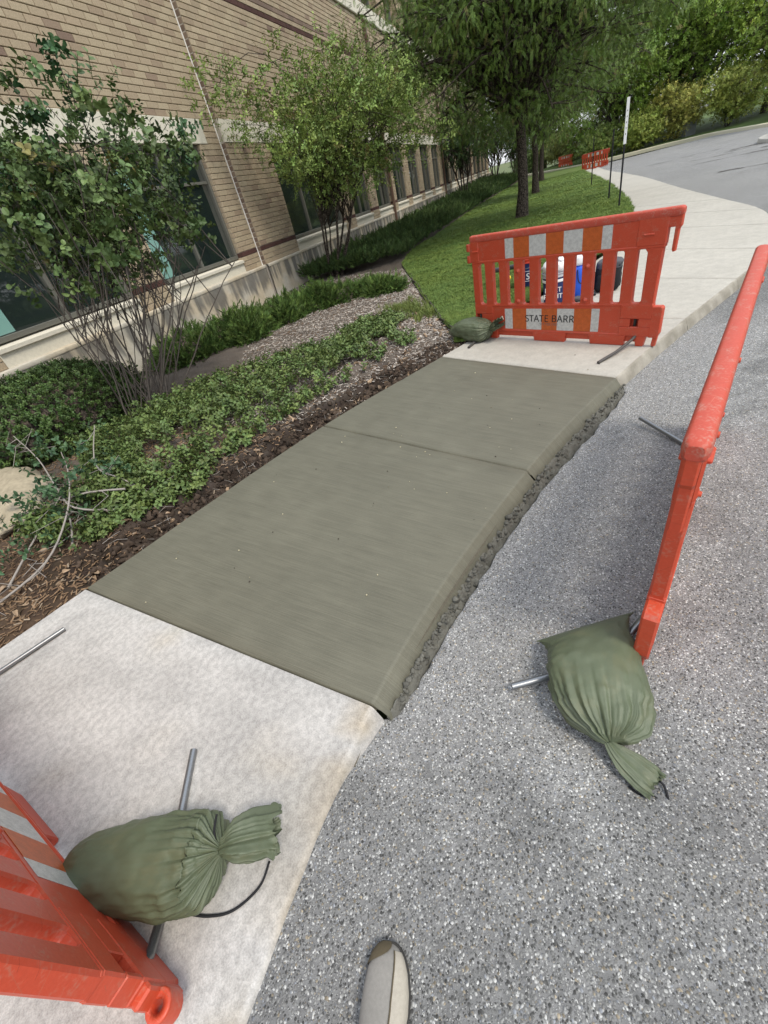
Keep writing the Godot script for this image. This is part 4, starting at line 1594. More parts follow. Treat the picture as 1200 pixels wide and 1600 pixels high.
func build_sandbags() -> void:
	# 1: on the asphalt by the end of the barricade
	var gy := road_y(0.2, -1.0) + 0.004
	var t := thing("sandbag", "plump green sandbag on the asphalt with its twisted neck toward the viewer", "sandbag", "green sandbags weighing down barricade feet", Transform3D(Basis.IDENTITY, Vector3(0.18, gy, -1.0)))
	var inv := Transform3D(Basis.IDENTITY, -Vector3(0.18, gy, -1.0)) * Transform3D(Basis.from_scale(Vector3(0.968, 1, 0.968)), Vector3.ZERO)
	var sk := Vector3(0.88, 0, -0.47).normalized()
	var X := Vector3(1, 0, 0.05)
	var body := bag_surface([
		[Vector3(0.168, gy + 0.045, -1.235), sk, 0.225, 0.004, 0.0],
		[Vector3(0.172, gy + 0.050, -1.215), sk, 0.205, 0.024, 0.0],
		[Vector3(0.180, gy + 0.068, -1.15), sk, 0.178, 0.064, 0.0],
		[Vector3(0.188, gy + 0.082, -1.05), Vector3(0.96, 0, -0.25), 0.170, 0.084, 0.0],
		[Vector3(0.195, gy + 0.085, -0.94), X, 0.168, 0.090, 0.010],
		[Vector3(0.203, gy + 0.082, -0.86), X, 0.156, 0.084, 0.045],
		[Vector3(0.210, gy + 0.078, -0.795), X, 0.118, 0.068, 0.11],
		[Vector3(0.216, gy + 0.074, -0.757), X, 0.056, 0.040, 0.20],
		[Vector3(0.222, gy + 0.068, -0.742), Vector3(0.9, 0, -0.4), 0.014, 0.013, 0.22],
	], gy, 1, 26)
	part(t, "sack", body, M.sandbag, inv)
	var dt := Vector3(0.62, 0, -0.78).normalized()
	var tail := bag_surface([
		[Vector3(0.220, gy + 0.068, -0.744), Vector3(0.9, 0, -0.4), 0.013, 0.012, 0.2],
		[Vector3(0.245, gy + 0.045, -0.725), dt, 0.026, 0.015, 0.2],
		[Vector3(0.285, gy + 0.030, -0.70), dt, 0.042, 0.018, 0.14],
		[Vector3(0.325, gy + 0.026, -0.672), dt, 0.050, 0.018, 0.10],
		[Vector3(0.352, gy + 0.024, -0.655), dt, 0.046, 0.014, 0.10],
	], gy, 5, 12)
	part(t, "neck", tail, M.sandbag, inv)
	var cb := MB.new()
	var cp := smooth_path([Vector3(0.275, gy + 0.008, -0.64), Vector3(0.305, gy + 0.006, -0.622), Vector3(0.345, gy + 0.006, -0.628), Vector3(0.372, gy + 0.006, -0.612), Vector3(0.40, gy + 0.006, -0.612), Vector3(0.408, gy + 0.007, -0.625)], 5)
	var rad := []
	for i in cp.size(): rad.append(0.0042)
	cb.tube(cp, rad, 6)
	var cp2 := smooth_path([Vector3(0.365, gy + 0.03, -0.668), Vector3(0.378, gy + 0.02, -0.66), Vector3(0.386, gy + 0.008, -0.628)], 5)
	rad = []
	for i in cp2.size(): rad.append(0.0042)
	cb.tube(cp2, rad, 6)
	part(t, "drawstring", cb.done(), M.cord, inv)
	# 2: in the lower left on the old panel
	gy = 0.002
	t = thing("sandbag", "green sandbag lying on the old panel with pleats around its tied neck", "sandbag", "green sandbags weighing down barricade feet", Transform3D(Basis.IDENTITY, Vector3(-1.2, gy, 0.0)))
	inv = Transform3D(Basis.IDENTITY, -Vector3(-1.2, gy, 0.0))
	var S2 := Vector3(0.28, 0, 0.96)
	body = bag_surface([
		[Vector3(-1.475, gy + 0.085, 0.085), S2, 0.035, 0.010, 0.0],
		[Vector3(-1.455, gy + 0.085, 0.08), S2, 0.060, 0.040, 0.0],
		[Vector3(-1.38, gy + 0.082, 0.060), S2, 0.095, 0.075, 0.0],
		[Vector3(-1.26, gy + 0.085, 0.025), S2, 0.118, 0.087, 0.0],
		[Vector3(-1.14, gy + 0.090, -0.012), S2, 0.128, 0.094, 0.006],
		[Vector3(-1.04, gy + 0.095, -0.045), S2, 0.130, 0.096, 0.035],
		[Vector3(-0.975, gy + 0.105, -0.068), S2, 0.112, 0.088, 0.08],
		[Vector3(-0.945, gy + 0.118, -0.080), S2, 0.070, 0.060, 0.14],
		[Vector3(-0.925, gy + 0.130, -0.090), S2, 0.028, 0.026, 0.20],
		[Vector3(-0.915, gy + 0.135, -0.095), S2, 0.011, 0.011, 0.20],
	], gy, 2, 30)
	part(t, "sack", body, M.sandbag, inv)
	var S3 := Vector3(0.55, 0.15, 0.83)
	tail = bag_surface([
		[Vector3(-0.918, gy + 0.133, -0.094), S3, 0.011, 0.011, 0.2],
		[Vector3(-0.900, gy + 0.142, -0.110), S3, 0.030, 0.026, 0.24],
		[Vector3(-0.872, gy + 0.138, -0.132), S3, 0.052, 0.036, 0.22],
		[Vector3(-0.840, gy + 0.118, -0.158), S3, 0.062, 0.036, 0.20],
		[Vector3(-0.810, gy + 0.095, -0.182), S3, 0.062, 0.028, 0.2],
		[Vector3(-0.790, gy + 0.080, -0.200), S3, 0.070, 0.022, 0.18],
	], gy, 8, 11)
	part(t, "neck", tail, M.sandbag, inv)
	cb = MB.new()
	cp = smooth_path([Vector3(-0.79, gy + 0.05, -0.12), Vector3(-0.81, gy + 0.01, -0.06), Vector3(-0.865, gy + 0.006, 0.01), Vector3(-0.94, gy + 0.006, 0.045), Vector3(-1.02, gy + 0.007, 0.06)], 6)
	rad = []
	for i in cp.size(): rad.append(0.004)
	cb.tube(cp, rad, 6)
	cp2 = smooth_path([Vector3(-0.935, gy + 0.13, -0.10), Vector3(-0.955, gy + 0.16, -0.13), Vector3(-0.965, gy + 0.175, -0.17)], 5)
	rad = []
	for i in cp2.size(): rad.append(0.0035)
	cb.tube(cp2, rad, 6)
	part(t, "drawstring", cb.done(), M.cord, inv)
	# 3: by the foot of the lettered barricade
	t = thing("sandbag", "small looking green sandbag at the foot of the lettered barricade", "sandbag", "green sandbags weighing down barricade feet", Transform3D(Basis.IDENTITY, Vector3(-0.85, gy, -5.15)))
	inv = Transform3D(Basis.IDENTITY, -Vector3(-0.85, gy, -5.15))
	var S4 := Vector3(-0.50, 0, 0.866)
	body = bag_surface([
		[Vector3(-1.16, gy + 0.07, -5.40), S4, 0.05, 0.010, 0.0],
		[Vector3(-1.13, gy + 0.08, -5.385), S4, 0.075, 0.035, 0.0],
		[Vector3(-1.04, gy + 0.10, -5.33), S4, 0.125, 0.090, 0.0],
		[Vector3(-0.92, gy + 0.115, -5.26), S4, 0.15, 0.118, 0.004],
		[Vector3(-0.79, gy + 0.115, -5.175), S4, 0.152, 0.120, 0.010],
		[Vector3(-0.70, gy + 0.115, -5.12), S4, 0.135, 0.108, 0.035],
		[Vector3(-0.655, gy + 0.125, -5.095), S4, 0.08, 0.065, 0.09],
		[Vector3(-0.63, gy + 0.135, -5.085), S4, 0.016, 0.016, 0.15],
	], gy, 3, 24)
	part(t, "sack", body, M.sandbag, inv)
	tail = bag_surface([
		[Vector3(-0.635, gy + 0.124, -5.087), S4, 0.014, 0.014, 0.2],
		[Vector3(-0.60, gy + 0.15, -5.07), S4, 0.05, 0.03, 0.2],
		[Vector3(-0.56, gy + 0.175, -5.05), S4, 0.075, 0.045, 0.15],
		[Vector3(-0.525, gy + 0.20, -5.03), S4, 0.085, 0.045, 0.16],
	], gy, 9, 9)
	part(t, "neck", tail, M.sandbag, inv)
	cb = MB.new()
	cb.tube([Vector3(-0.515, gy + 0.245, -5.02), Vector3(-0.49, gy + 0.27, -5.00), Vector3(-0.475, gy + 0.24, -4.98)], [0.005, 0.005, 0.003], 5)
	part(t, "drawstring", cb.done(), M.string, inv)

# ---------------------------------------------------------------- tools and bags behind the barricade, the shoe
func bucket(t: Node, r: float, h: float, body: Material, rim: Material) -> void:
	var b := MB.new()
	b.lathe([Vector2(0.0, 0.004), Vector2(r * 0.86, 0.004), Vector2(r * 0.87, 0.012), Vector2(r, h - 0.05)], 28)
	part(t, "pail", b.done(), body)
	b = MB.new()
	b.lathe([Vector2(r, h - 0.052), Vector2(r + 0.008, h - 0.05), Vector2(r + 0.008, h - 0.04), Vector2(r + 0.002, h - 0.036), Vector2(r + 0.004, h - 0.01), Vector2(r + 0.01, h - 0.008), Vector2(r + 0.01, h), Vector2(r - 0.004, h), Vector2(r - 0.01, h - 0.06)], 28)
	part(t, "rim", b.done(), rim)

func build_props() -> void:
	var face := Vector3(-0.15, 0, 1).normalized()   # towards the viewer
	var fb := Basis(Vector3.UP.cross(face), Vector3.UP, face)
	var gl := lawn_y(-0.30, -7.1)
	var t := thing("bucket", "navy bucket with a red rim standing on the grass behind the barricade", "bucket", "", Transform3D(Basis.IDENTITY, Vector3(-0.30, gl + 0.01, -7.10)))
	bucket(t, 0.15, 0.37, M.navy, M.red_plastic)
	part(t, "emblem", text_mesh("S", 0.08, 0.002, 700), M.print_white, Transform3D(fb, face * 0.146 + Vector3(0.02, 0.16, 0.02)))
	var hb := MB.new()
	for p in [[Vector2(-0.05, -0.06), Vector2(0.06, -0.06)], [Vector2(0.06, -0.06), Vector2(0.06, 0.05)], [Vector2(0.06, 0.05), Vector2(0.03, 0.05)], [Vector2(0.03, 0.05), Vector2(0.03, 0.065)], [Vector2(0.03, 0.065), Vector2(-0.05, 0.065)]]:
		var a: Vector2 = p[0]
		var d: Vector2 = p[1]
		hb.tube([Vector3(a.x, a.y, 0), Vector3(d.x, d.y, 0)], [0.003, 0.003], 4)
	part(t, "emblem", hb.done(), M.print_white, Transform3D(fb, face * 0.150 + Vector3(0.02, 0.16, 0.02)))
	hb = MB.new()
	hb.tube(smooth_path([Vector3(-0.15, 0.30, 0), Vector3(-0.1, 0.26, 0.13), Vector3(0.03, 0.27, 0.17), Vector3(0.15, 0.30, 0.02)], 5), [0.004, 0.004, 0.004, 0.004, 0.004, 0.004, 0.004, 0.004, 0.004, 0.004, 0.004, 0.004, 0.004, 0.004, 0.004, 0.004], 5)
	part(t, "handle", hb.done(), M.steel)
	t = thing("bucket", "navy and grey bucket printed in white with rags in it", "bucket", "", Transform3D(Basis.IDENTITY, Vector3(0.05, 0.003, -6.34)))
	bucket(t, 0.15, 0.36, M.navy, M.grey_plastic)
	part(t, "lettering", text_mesh("DO IT", 0.055, 0.002, 700), M.print_white, Transform3D(fb, face * 0.146 + Vector3(0, 0.175, 0)))
	part(t, "lettering", text_mesh("RIGHT", 0.055, 0.002, 700), M.print_white, Transform3D(fb, face * 0.143 + Vector3(0, 0.10, 0)))
	var bd := MB.new()
	bd.lathe([Vector2(0.148, 0.255), Vector2(0.153, 0.258), Vector2(0.154, 0.285), Vector2(0.150, 0.288)], 28)
	part(t, "white_band", bd.done(), M.print_white)
	var rb := MB.new()
	blob(rb, Vector3(0.05, 0.40, -6.34), Vector3(0.15, 0.10, 0.14), 0.5, 3, 22, 14, Color.WHITE, 2.2)
	blob(rb, Vector3(0.10, 0.46, -6.36), Vector3(0.10, 0.07, 0.10), 0.6, 5, 18, 12, Color.WHITE, 2.4)
	tag(part(self, "rag_bundle", rb.done(), M.white_cloth), "crumpled white rags heaped in the printed bucket", "rags")
	# blue soft cooler bag
	t = thing("tote_bag", "bright blue tote bag with a white top between bucket and black bag", "bag", "", Transform3D(Basis(Vector3.UP, 0.25), Vector3(0.36, 0.003, -6.42)))
	var bb := MB.new()
	soft_box(bb, Vector3(0, 0.19, 0), Vector3(0.13, 0.19, 0.11), 0.05, 21)
	part(t, "bag_body", bb.done(), M.blue_cloth)
	bb = MB.new()
	soft_box(bb, Vector3(0.005, 0.43, 0), Vector3(0.115, 0.06, 0.10), 0.08, 22)
	part(t, "bag_lid", bb.done(), M.white_cloth)
	bb = MB.new()
	var sp := smooth_path([Vector3(-0.08, 0.34, 0.11), Vector3(-0.06, 0.20, 0.135), Vector3(0.03, 0.19, 0.14), Vector3(0.07, 0.34, 0.11)], 6)
	var rad := []
	for i in sp.size(): rad.append(0.008)
	bb.tube(sp, rad, 5)
	part(t, "strap", bb.done(), M.navy)
	# black and grey backpack
	t = thing("backpack", "slumped black and grey backpack on the walk behind the barricade", "backpack", "", Transform3D(Basis(Vector3.UP, -0.2), Vector3(0.68, 0.003, -6.52)))
	bb = MB.new()
	soft_box(bb, Vector3(0, 0.16, 0), Vector3(0.15, 0.16, 0.12), 0.12, 31)
	part(t, "bag_body", bb.done(), M.black_cloth)
	bb = MB.new()
	soft_box(bb, Vector3(0.01, 0.30, 0.01), Vector3(0.14, 0.055, 0.11), 0.2, 32)
	part(t, "flap", bb.done(), M.grey_cloth)
	bb = MB.new()
	soft_box(bb, Vector3(-0.01, 0.12, 0.11), Vector3(0.11, 0.09, 0.035), 0.12, 33)
	part(t, "pocket", bb.done(), M.black_cloth)
	bb = MB.new()
	sp = smooth_path([Vector3(-0.14, 0.25, 0.1), Vector3(-0.19, 0.12, 0.14), Vector3(-0.20, 0.015, 0.17), Vector3(-0.10, 0.012, 0.22)], 6)
	rad = []
	for i in sp.size(): rad.append(0.011)
	bb.tube(sp, rad, 5)
	part(t, "strap", bb.done(), M.black_cloth)
	# work gloves / shoes by the blue bag
	bb = MB.new()
	blob(bb, Vector3(0.33, 0.03, -6.20), Vector3(0.09, 0.03, 0.05), 0.5, 41, 16, 10, Color.WHITE, 2.0)
	tag(part(self, "work_glove", bb.done(), M.grey_cloth), "crumpled dark work glove in front of the blue tote bag", "glove")
	# float handle and a yellow ball on the grass
	bb = MB.new()
	var g2 := lawn_y(-0.7, -7.6)
	bb.tube([Vector3(-0.95, g2 + 0.20, -7.75), Vector3(-0.72, g2 + 0.24, -7.45), Vector3(-0.45, g2 + 0.30, -7.15)], [0.035, 0.034, 0.033], 10, true)
	bb.tube([Vector3(-0.95, g2 - 0.02, -7.78), Vector3(-0.95, g2 + 0.2, -7.75)], [0.02, 0.02], 8, true)
	tag(part(self, "concrete_tool", bb.done(), M.grey_cloth), "dark grey tool shaft leaning on the navy bucket", "tool")
	bb = MB.new()
	blob(bb, Vector3(-0.64, g2 + 0.045, -7.75), Vector3(0.045, 0.045, 0.045), 0.05, 2, 14, 10)
	tag(part(self, "ball", bb.done(), M.yellow), "small yellow ball on the grass behind the slats", "ball")
	build_shoe()

func soft_box(b: MB, ce: Vector3, hs: Vector3, bump: float, seed_: int) -> void:
	var rows := []
	for i in 15:
		var th := PI * i / 14.0
		var row := PackedVector3Array()
		for j in 28:
			var ph := -TAU * j / 28.0
			var d := Vector3(sin(th) * cos(ph), cos(th), sin(th) * sin(ph))
			var q := pow(pow(absf(d.x), 5.0) + pow(absf(d.y), 5.0) + pow(absf(d.z), 5.0), -0.2)
			var s := q * (1.0 + bump * n3(d.x * 2.0 + seed_, d.y * 2.0, d.z * 2.0) + 0.4 * bump * n3(d.x * 6.0 + seed_, d.y * 6.0, d.z * 6.0))
			var p := ce + d * hs * s
			p.y = maxf(p.y, 0.0)
			row.append(p)
		rows.append(row)
	b.grid(rows, true, true)

func build_shoe() -> void:
	# photographer's shoe, toe up the picture
	var gy := road_y(-0.35, 0.1) + 0.004
	var fwd := Vector3(-0.16, 0, -0.987)
	var toe := Vector3(-0.378, gy, -0.060)
	var xf := Transform3D(Basis(fwd.cross(Vector3.UP).normalized() * 1.24, Vector3.UP, -fwd), toe)
	var t := thing("shoe", "grey and cream suede shoe toe at the bottom edge of the picture", "shoe", "", xf)
	# stations along +z (back from the toe): half width, height, centre offset
	var st := [[0.0, 0.010, 0.020, 0.0], [0.008, 0.023, 0.034, 0.001], [0.025, 0.034, 0.047, 0.002], [0.05, 0.042, 0.056, 0.003], [0.085, 0.047, 0.064, 0.004], [0.12, 0.048, 0.074, 0.004], [0.16, 0.044, 0.088, 0.002], [0.20, 0.038, 0.10, 0.0], [0.245, 0.036, 0.095, 0.0], [0.275, 0.032, 0.085, 0.0], [0.29, 0.018, 0.07, 0.0]]
	var sole := MB.new()
	var rows := []
	for s in st:
		var row := PackedVector3Array()
		for j in 16:
			var a := TAU * j / 16.0
			var c := cos(a)
			var sn := sin(a)
			row.append(Vector3(s[3] + (s[1] + 0.004) * signf(c) * pow(absf(c), 0.5), 0.011 + 0.011 * signf(sn) * pow(absf(sn), 0.5), s[0] - 0.004))
		rows.append(row)
	sole.grid(rows, true, false)
	part(t, "sole", sole.done(), M.rubber)
	var up := MB.new()
	var side := MB.new()
	var cap := MB.new()
	var ur := []
	var sr := []
	var cr := []
	for i in 41:
		var z := 0.29 * i / 40.0
		var hw := 0.0
		var hh := 0.0
		var off := 0.0
		for k in st.size() - 1:
			if z >= st[k][0] and z <= st[k + 1][0] + 1e-6:
				var q: float = (z - st[k][0]) / (st[k + 1][0] - st[k][0])
				hw = lerpf(st[k][1], st[k + 1][1], q); hh = lerpf(st[k][2], st[k + 1][2], q); off = lerpf(st[k][3], st[k + 1][3], q)
		var row := PackedVector3Array()
		for j in 25:
			var a := PI * j / 24.0
			row.append(Vector3(off + hw * cos(a), 0.018 + (hh - 0.018) * pow(maxf(0, sin(a)), 0.62), z))
		ur.append(row)
		if i >= 2 and i < 26:
			var r2 := PackedVector3Array()
			for j in 9:
				var f := lerpf(0.02, 0.30 + 0.07 * sin(i * 0.12), j / 8.0)
				var a := PI * f
				r2.append(Vector3(off + (hw + 0.0022) * cos(a), 0.018 + (hh - 0.016) * pow(sin(a), 0.62), z))
			sr.append(r2)
		if i <= 7:
			var r3 := PackedVector3Array()
			for j in 13:
				var a := PI * lerpf([0.36, 0.38, 0.42, 0.48, 0.56, 0.66, 0.78, 0.88][i], 1.0, j / 12.0)
				r3.append(Vector3(off + (hw + 0.0032) * cos(a), 0.016 + (hh - 0.0142) * pow(maxf(0, sin(a)), 0.62), z - 0.003))
			cr.append(r3)
	up.grid(ur, false, true)
	side.grid(sr, false, true)
	cap.grid(cr, false, true)
	part(t, "upper", up.done(), M.suede)
	part(t, "side_panel", side.done(), M.suede_pale)
	part(t, "toe_cap", cap.done(), M.suede_brown)
	var seam := MB.new()
	var sp := []
	var sr2 := []
	for r2 in sr:
		sp.append(r2[8] + Vector3(0, 0.0008, 0))
		sr2.append(0.0016)
	seam.tube(sp, sr2, 5)
	part(t, "seam", seam.done(), M.suede_brown)
	var lace := MB.new()
	for k in 4:
		var z := 0.17 + 0.018 * k
		lace.tube(smooth_path([Vector3(-0.02, 0.088 + 0.003 * k, z), Vector3(0.004, 0.097 + 0.003 * k, z + 0.004), Vector3(0.026, 0.088 + 0.003 * k, z)], 4), [0.003, 0.003, 0.003, 0.003, 0.003, 0.003, 0.003, 0.003, 0.003], 5)
	part(t, "laces", lace.done(), M.suede_pale)

func build_street() -> void:
	# thin black posts on the lawn edge; the nearest carries a narrow white plate
	var spec := [[1.545, -13.88, 2.05, "tall thin black post with a narrow white plate on the lawn edge"], [1.515, -16.17, 1.64, "plain thin black post just behind the plated one"], [1.56, -24.4, 1.72, "farthest thin black post on the lawn edge"]]
	for i in 3:
		var s: Array = spec[i]
		var y := fall(s[0], s[1])
		var t := thing("marker_post", s[3], "post", "thin black posts along the walk", Transform3D(Basis(Vector3(0, 0, 1), 0.012), Vector3(s[0], y, s[1])))
		var b := MB.new()
		var h: float = s[2]
		b.cbox(Vector3(0, h / 2 - 0.1, 0), Vector3(0.019, h / 2 + 0.1, 0.012), 0.004)
		part(t, "post", b.done(), M.post_black)
		if i == 0:
			b = MB.new()
			b.cbox(Vector3(0.0, h - 0.36, 0.020), Vector3(0.030, 0.40, 0.004), 0.002)
			part(t, "plate", b.done(), M.sign_white)
			for k in 5:
				b = MB.new()
				b.cbox(Vector3(0.002, h - 0.18 - 0.10 * k, 0.0252), Vector3(0.007, 0.014, 0.0008))
				part(t, "print_mark", b.done(), M.print_grey)
	# utility cabinet under the far trees
	var t2 := thing("utility_cabinet", "grey utility cabinet in the shrubs behind the far kerb", "cabinet", "", Transform3D(Basis(Vector3.UP, 0.3), Vector3(10.9, fall(10, -50) + 0.12, -54.3)))
	var ub := MB.new()
	ub.cbox(Vector3(0, 0.5, 0), Vector3(0.4, 0.5, 0.3), 0.03)
	part(t2, "cabinet_body", ub.done(), M.util_grey)
	ub = MB.new()
	ub.cbox(Vector3(0, 1.03, 0), Vector3(0.43, 0.03, 0.33), 0.015)
	part(t2, "lid", ub.done(), M.util_grey)
	# garden light stub near the wall
	t2 = thing("garden_light", "small black garden light near the foot of the stained plinth", "light", "", Transform3D(Basis.IDENTITY, Vector3(-6.45, 0.03, -8.75)))
	ub = MB.new()
	ub.tube([Vector3(0, -0.05, 0), Vector3(0, 0.14, 0)], [0.02, 0.02], 8, true)
	part(t2, "stake", ub.done(), M.post_black)
	ub = MB.new()
	ub.tube([Vector3(0, 0.12, 0.0), Vector3(0.03, 0.22, 0.0)], [0.045, 0.055], 10, true)
	part(t2, "lamp_head", ub.done(), M.post_black)
	# pale sandstone boulder at the left edge
	var bb := MB.new()
	blob(bb, Vector3(-5.05, 0.06, -1.85), Vector3(1.05, 0.24, 0.50), 0.35, 6, 40, 24, Color.WHITE, 1.3, Basis(Vector3.UP, -0.35))
	tag(part(self, "boulder", bb.done(), M.boulder), "flat tan sandstone boulder at the left edge under the vines", "boulder")

# ---------------------------------------------------------------- plants
func leaf_shape(b: MB, xf: Transform3D, len_: float, wid: float, fold := 0.25, curl := 0.2) -> void:
	# oval leaf folded along the midrib: 8 triangles
	var m0 := Vector3.ZERO
	var m1 := Vector3(0, len_ * 0.35, 0.0)
	var m2 := Vector3(0, len_ * 0.7, -curl * len_ * 0.3)
	var m3 := Vector3(0, len_, -curl * len_)
	for s in [-1.0, 1.0]:
		var a := Vector3(s * wid * 0.46, len_ * 0.28, fold * wid * 0.5)
		var c := Vector3(s * wid * 0.5, len_ * 0.55, fold * wid * 0.5 - curl * len_ * 0.15)
		var d := Vector3(s * wid * 0.32, len_ * 0.82, fold * wid * 0.3 - curl * len_ * 0.5)
		var P := [xf * m0, xf * a, xf * m1, xf * c, xf * m2, xf * d, xf * m3]
		if s > 0:
			b.tri(P[0], P[1], P[2]); b.quad(P[2], P[1], P[3], P[4]); b.tri(P[4], P[3], P[5]); b.tri(P[4], P[5], P[6])
		else:
			b.tri(P[0], P[2], P[1]); b.quad(P[2], P[4], P[3], P[1]); b.tri(P[4], P[5], P[3]); b.tri(P[4], P[6], P[5])

# a twig with n leaves, along +y
func sprig(n: int, twig: float, len_: float, wid: float, spread: float, seed_: int, tint := 0.2) -> ArrayMesh:
	var r := RandomNumberGenerator.new()
	r.seed = seed_
	var b := MB.new()
	for i in n:
		var f := (i + 0.6) / n
		var az := i * 2.4 + r.randf_range(-0.4, 0.4)
		var out := Vector3(cos(az), 0, sin(az))
		var dir := (out * spread + Vector3.UP * r.randf_range(0.15, 0.8)).normalized()
		var s := r.randf_range(0.7, 1.15)
		var w := 1.0 + r.randf_range(-tint, tint)
		b.col = Color(clampf(0.8 * w, 0, 1), clampf(0.8 * w, 0, 1), clampf(0.8 * w, 0, 1))
		leaf_shape(b, Transform3D(basis_leaf(dir, r), Vector3(0, twig * f, 0)), len_ * s, wid * s)
	b.col = Color(0.5, 0.4, 0.3)
	if twig > 0.0:
		b.tube([Vector3.ZERO, Vector3(0, twig, 0)], [0.003, 0.0015], 3)
	return b.done()

func basis_leaf(dir: Vector3, r: RandomNumberGenerator) -> Basis:
	# y along dir, z (upper face) leaning to the sky
	var y := dir.normalized()
	var z := (Vector3.UP + Vector3(r.randf_range(-0.5, 0.5), 0, r.randf_range(-0.5, 0.5)) + y * 0.001)
	z = (z - y * z.dot(y)).normalized()
	if z.length_squared() < 0.5: z = Vector3.RIGHT
	return Basis(y.cross(z), y, z)

# honey locust frond: drooping rachis with paired leaflets; along +y
func frond(seed_: int, pairs: int, len_: float) -> ArrayMesh:
	var r := RandomNumberGenerator.new()
	r.seed = seed_
	var b := MB.new()
	for i in pairs:
		var f := (i + 0.5) / pairs
		var p := Vector3(0, len_ * f, -0.12 * len_ * f * f)
		for s in [-1.0, 1.0]:
			var w := r.randf_range(0.65, 0.95)
			b.col = Color(w, w, w)
			var l := len_ * 0.22 * r.randf_range(0.8, 1.1) * (1.1 - 0.5 * f)
			var d := Vector3(s, 0.55, r.randf_range(-0.35, 0.15)).normalized()
			var q := p + d * l
			var n := Vector3(-d.y * s, absf(d.x), 0) * l * 0.20
			b.tri(p, p + d * l * 0.5 + n, q)
			b.tri(p, q, p + d * l * 0.5 - n)
	return b.done()

# juniper spray: flat fan of scale-leaved branchlets, along +y
func spray(seed_: int, len_: float) -> ArrayMesh:
	var r := RandomNumberGenerator.new()
	r.seed = seed_
	var b := MB.new()
	for i in 11:
		var f := i / 10.0
		var p := Vector3(0, len_ * (0.1 + 0.75 * f), 0.05 * len_ * f)
		var s := -1.0 if i % 2 else 1.0
		var d := Vector3(s * r.randf_range(0.5, 1.0), r.randf_range(0.7, 1.2), r.randf_range(-0.6, 0.6)).normalized()
		if i == 10: d = Vector3(0.1, 1, 0.1).normalized()
		var l := len_ * r.randf_range(0.25, 0.42)
		var w := r.randf_range(0.6, 1.0)
		b.col = Color(w, w, w)
		var n := d.cross(Vector3(r.randf_range(-1, 1), r.randf_range(-1, 1), r.randf_range(-1, 1))).normalized() * len_ * 0.045
		var n2 := d.cross(n).normalized() * len_ * 0.045
		b.tri(p - n, p + n, p + d * l)
		b.tri(p - n2, p + n2, p + d * l)
	return b.done()

func tuft(seed_: int, n: int, h: float) -> ArrayMesh:
	var r := RandomNumberGenerator.new()
	r.seed = seed_
	var b := MB.new()
	for i in n:
		var a := r.randf() * TAU
		var p := Vector3(cos(a), 0, sin(a)) * r.randf_range(0.0, 0.03)
		var lean := Vector3(cos(a + r.randf_range(-1, 1)), 0, sin(a + r.randf_range(-1, 1))) * r.randf_range(0.2, 0.8)
		var hh := h * r.randf_range(0.6, 1.1)
		var side := lean.cross(Vector3.UP).normalized() * 0.0024
		var mid := p + Vector3.UP * hh * 0.6 + lean * hh * 0.3
		var tip := p + Vector3.UP * hh * 0.95 + lean * hh
		var w := r.randf_range(0.7, 1.0)
		b.col = Color(w, w, w)
		b.quad(p - side, p + side, mid + side * 0.8, mid - side * 0.8)
		b.tri(mid - side * 0.8, mid + side * 0.8, tip)
	return b.done()

func green(base: Color, jit := 0.25) -> Color:
	var s := 1.0 + rr(-jit, jit)
	var y := rr(-0.12, 0.22)
	return Color(base.r * s * (1.0 + y), base.g * s * (1.0 + 0.35 * y), base.b * s)

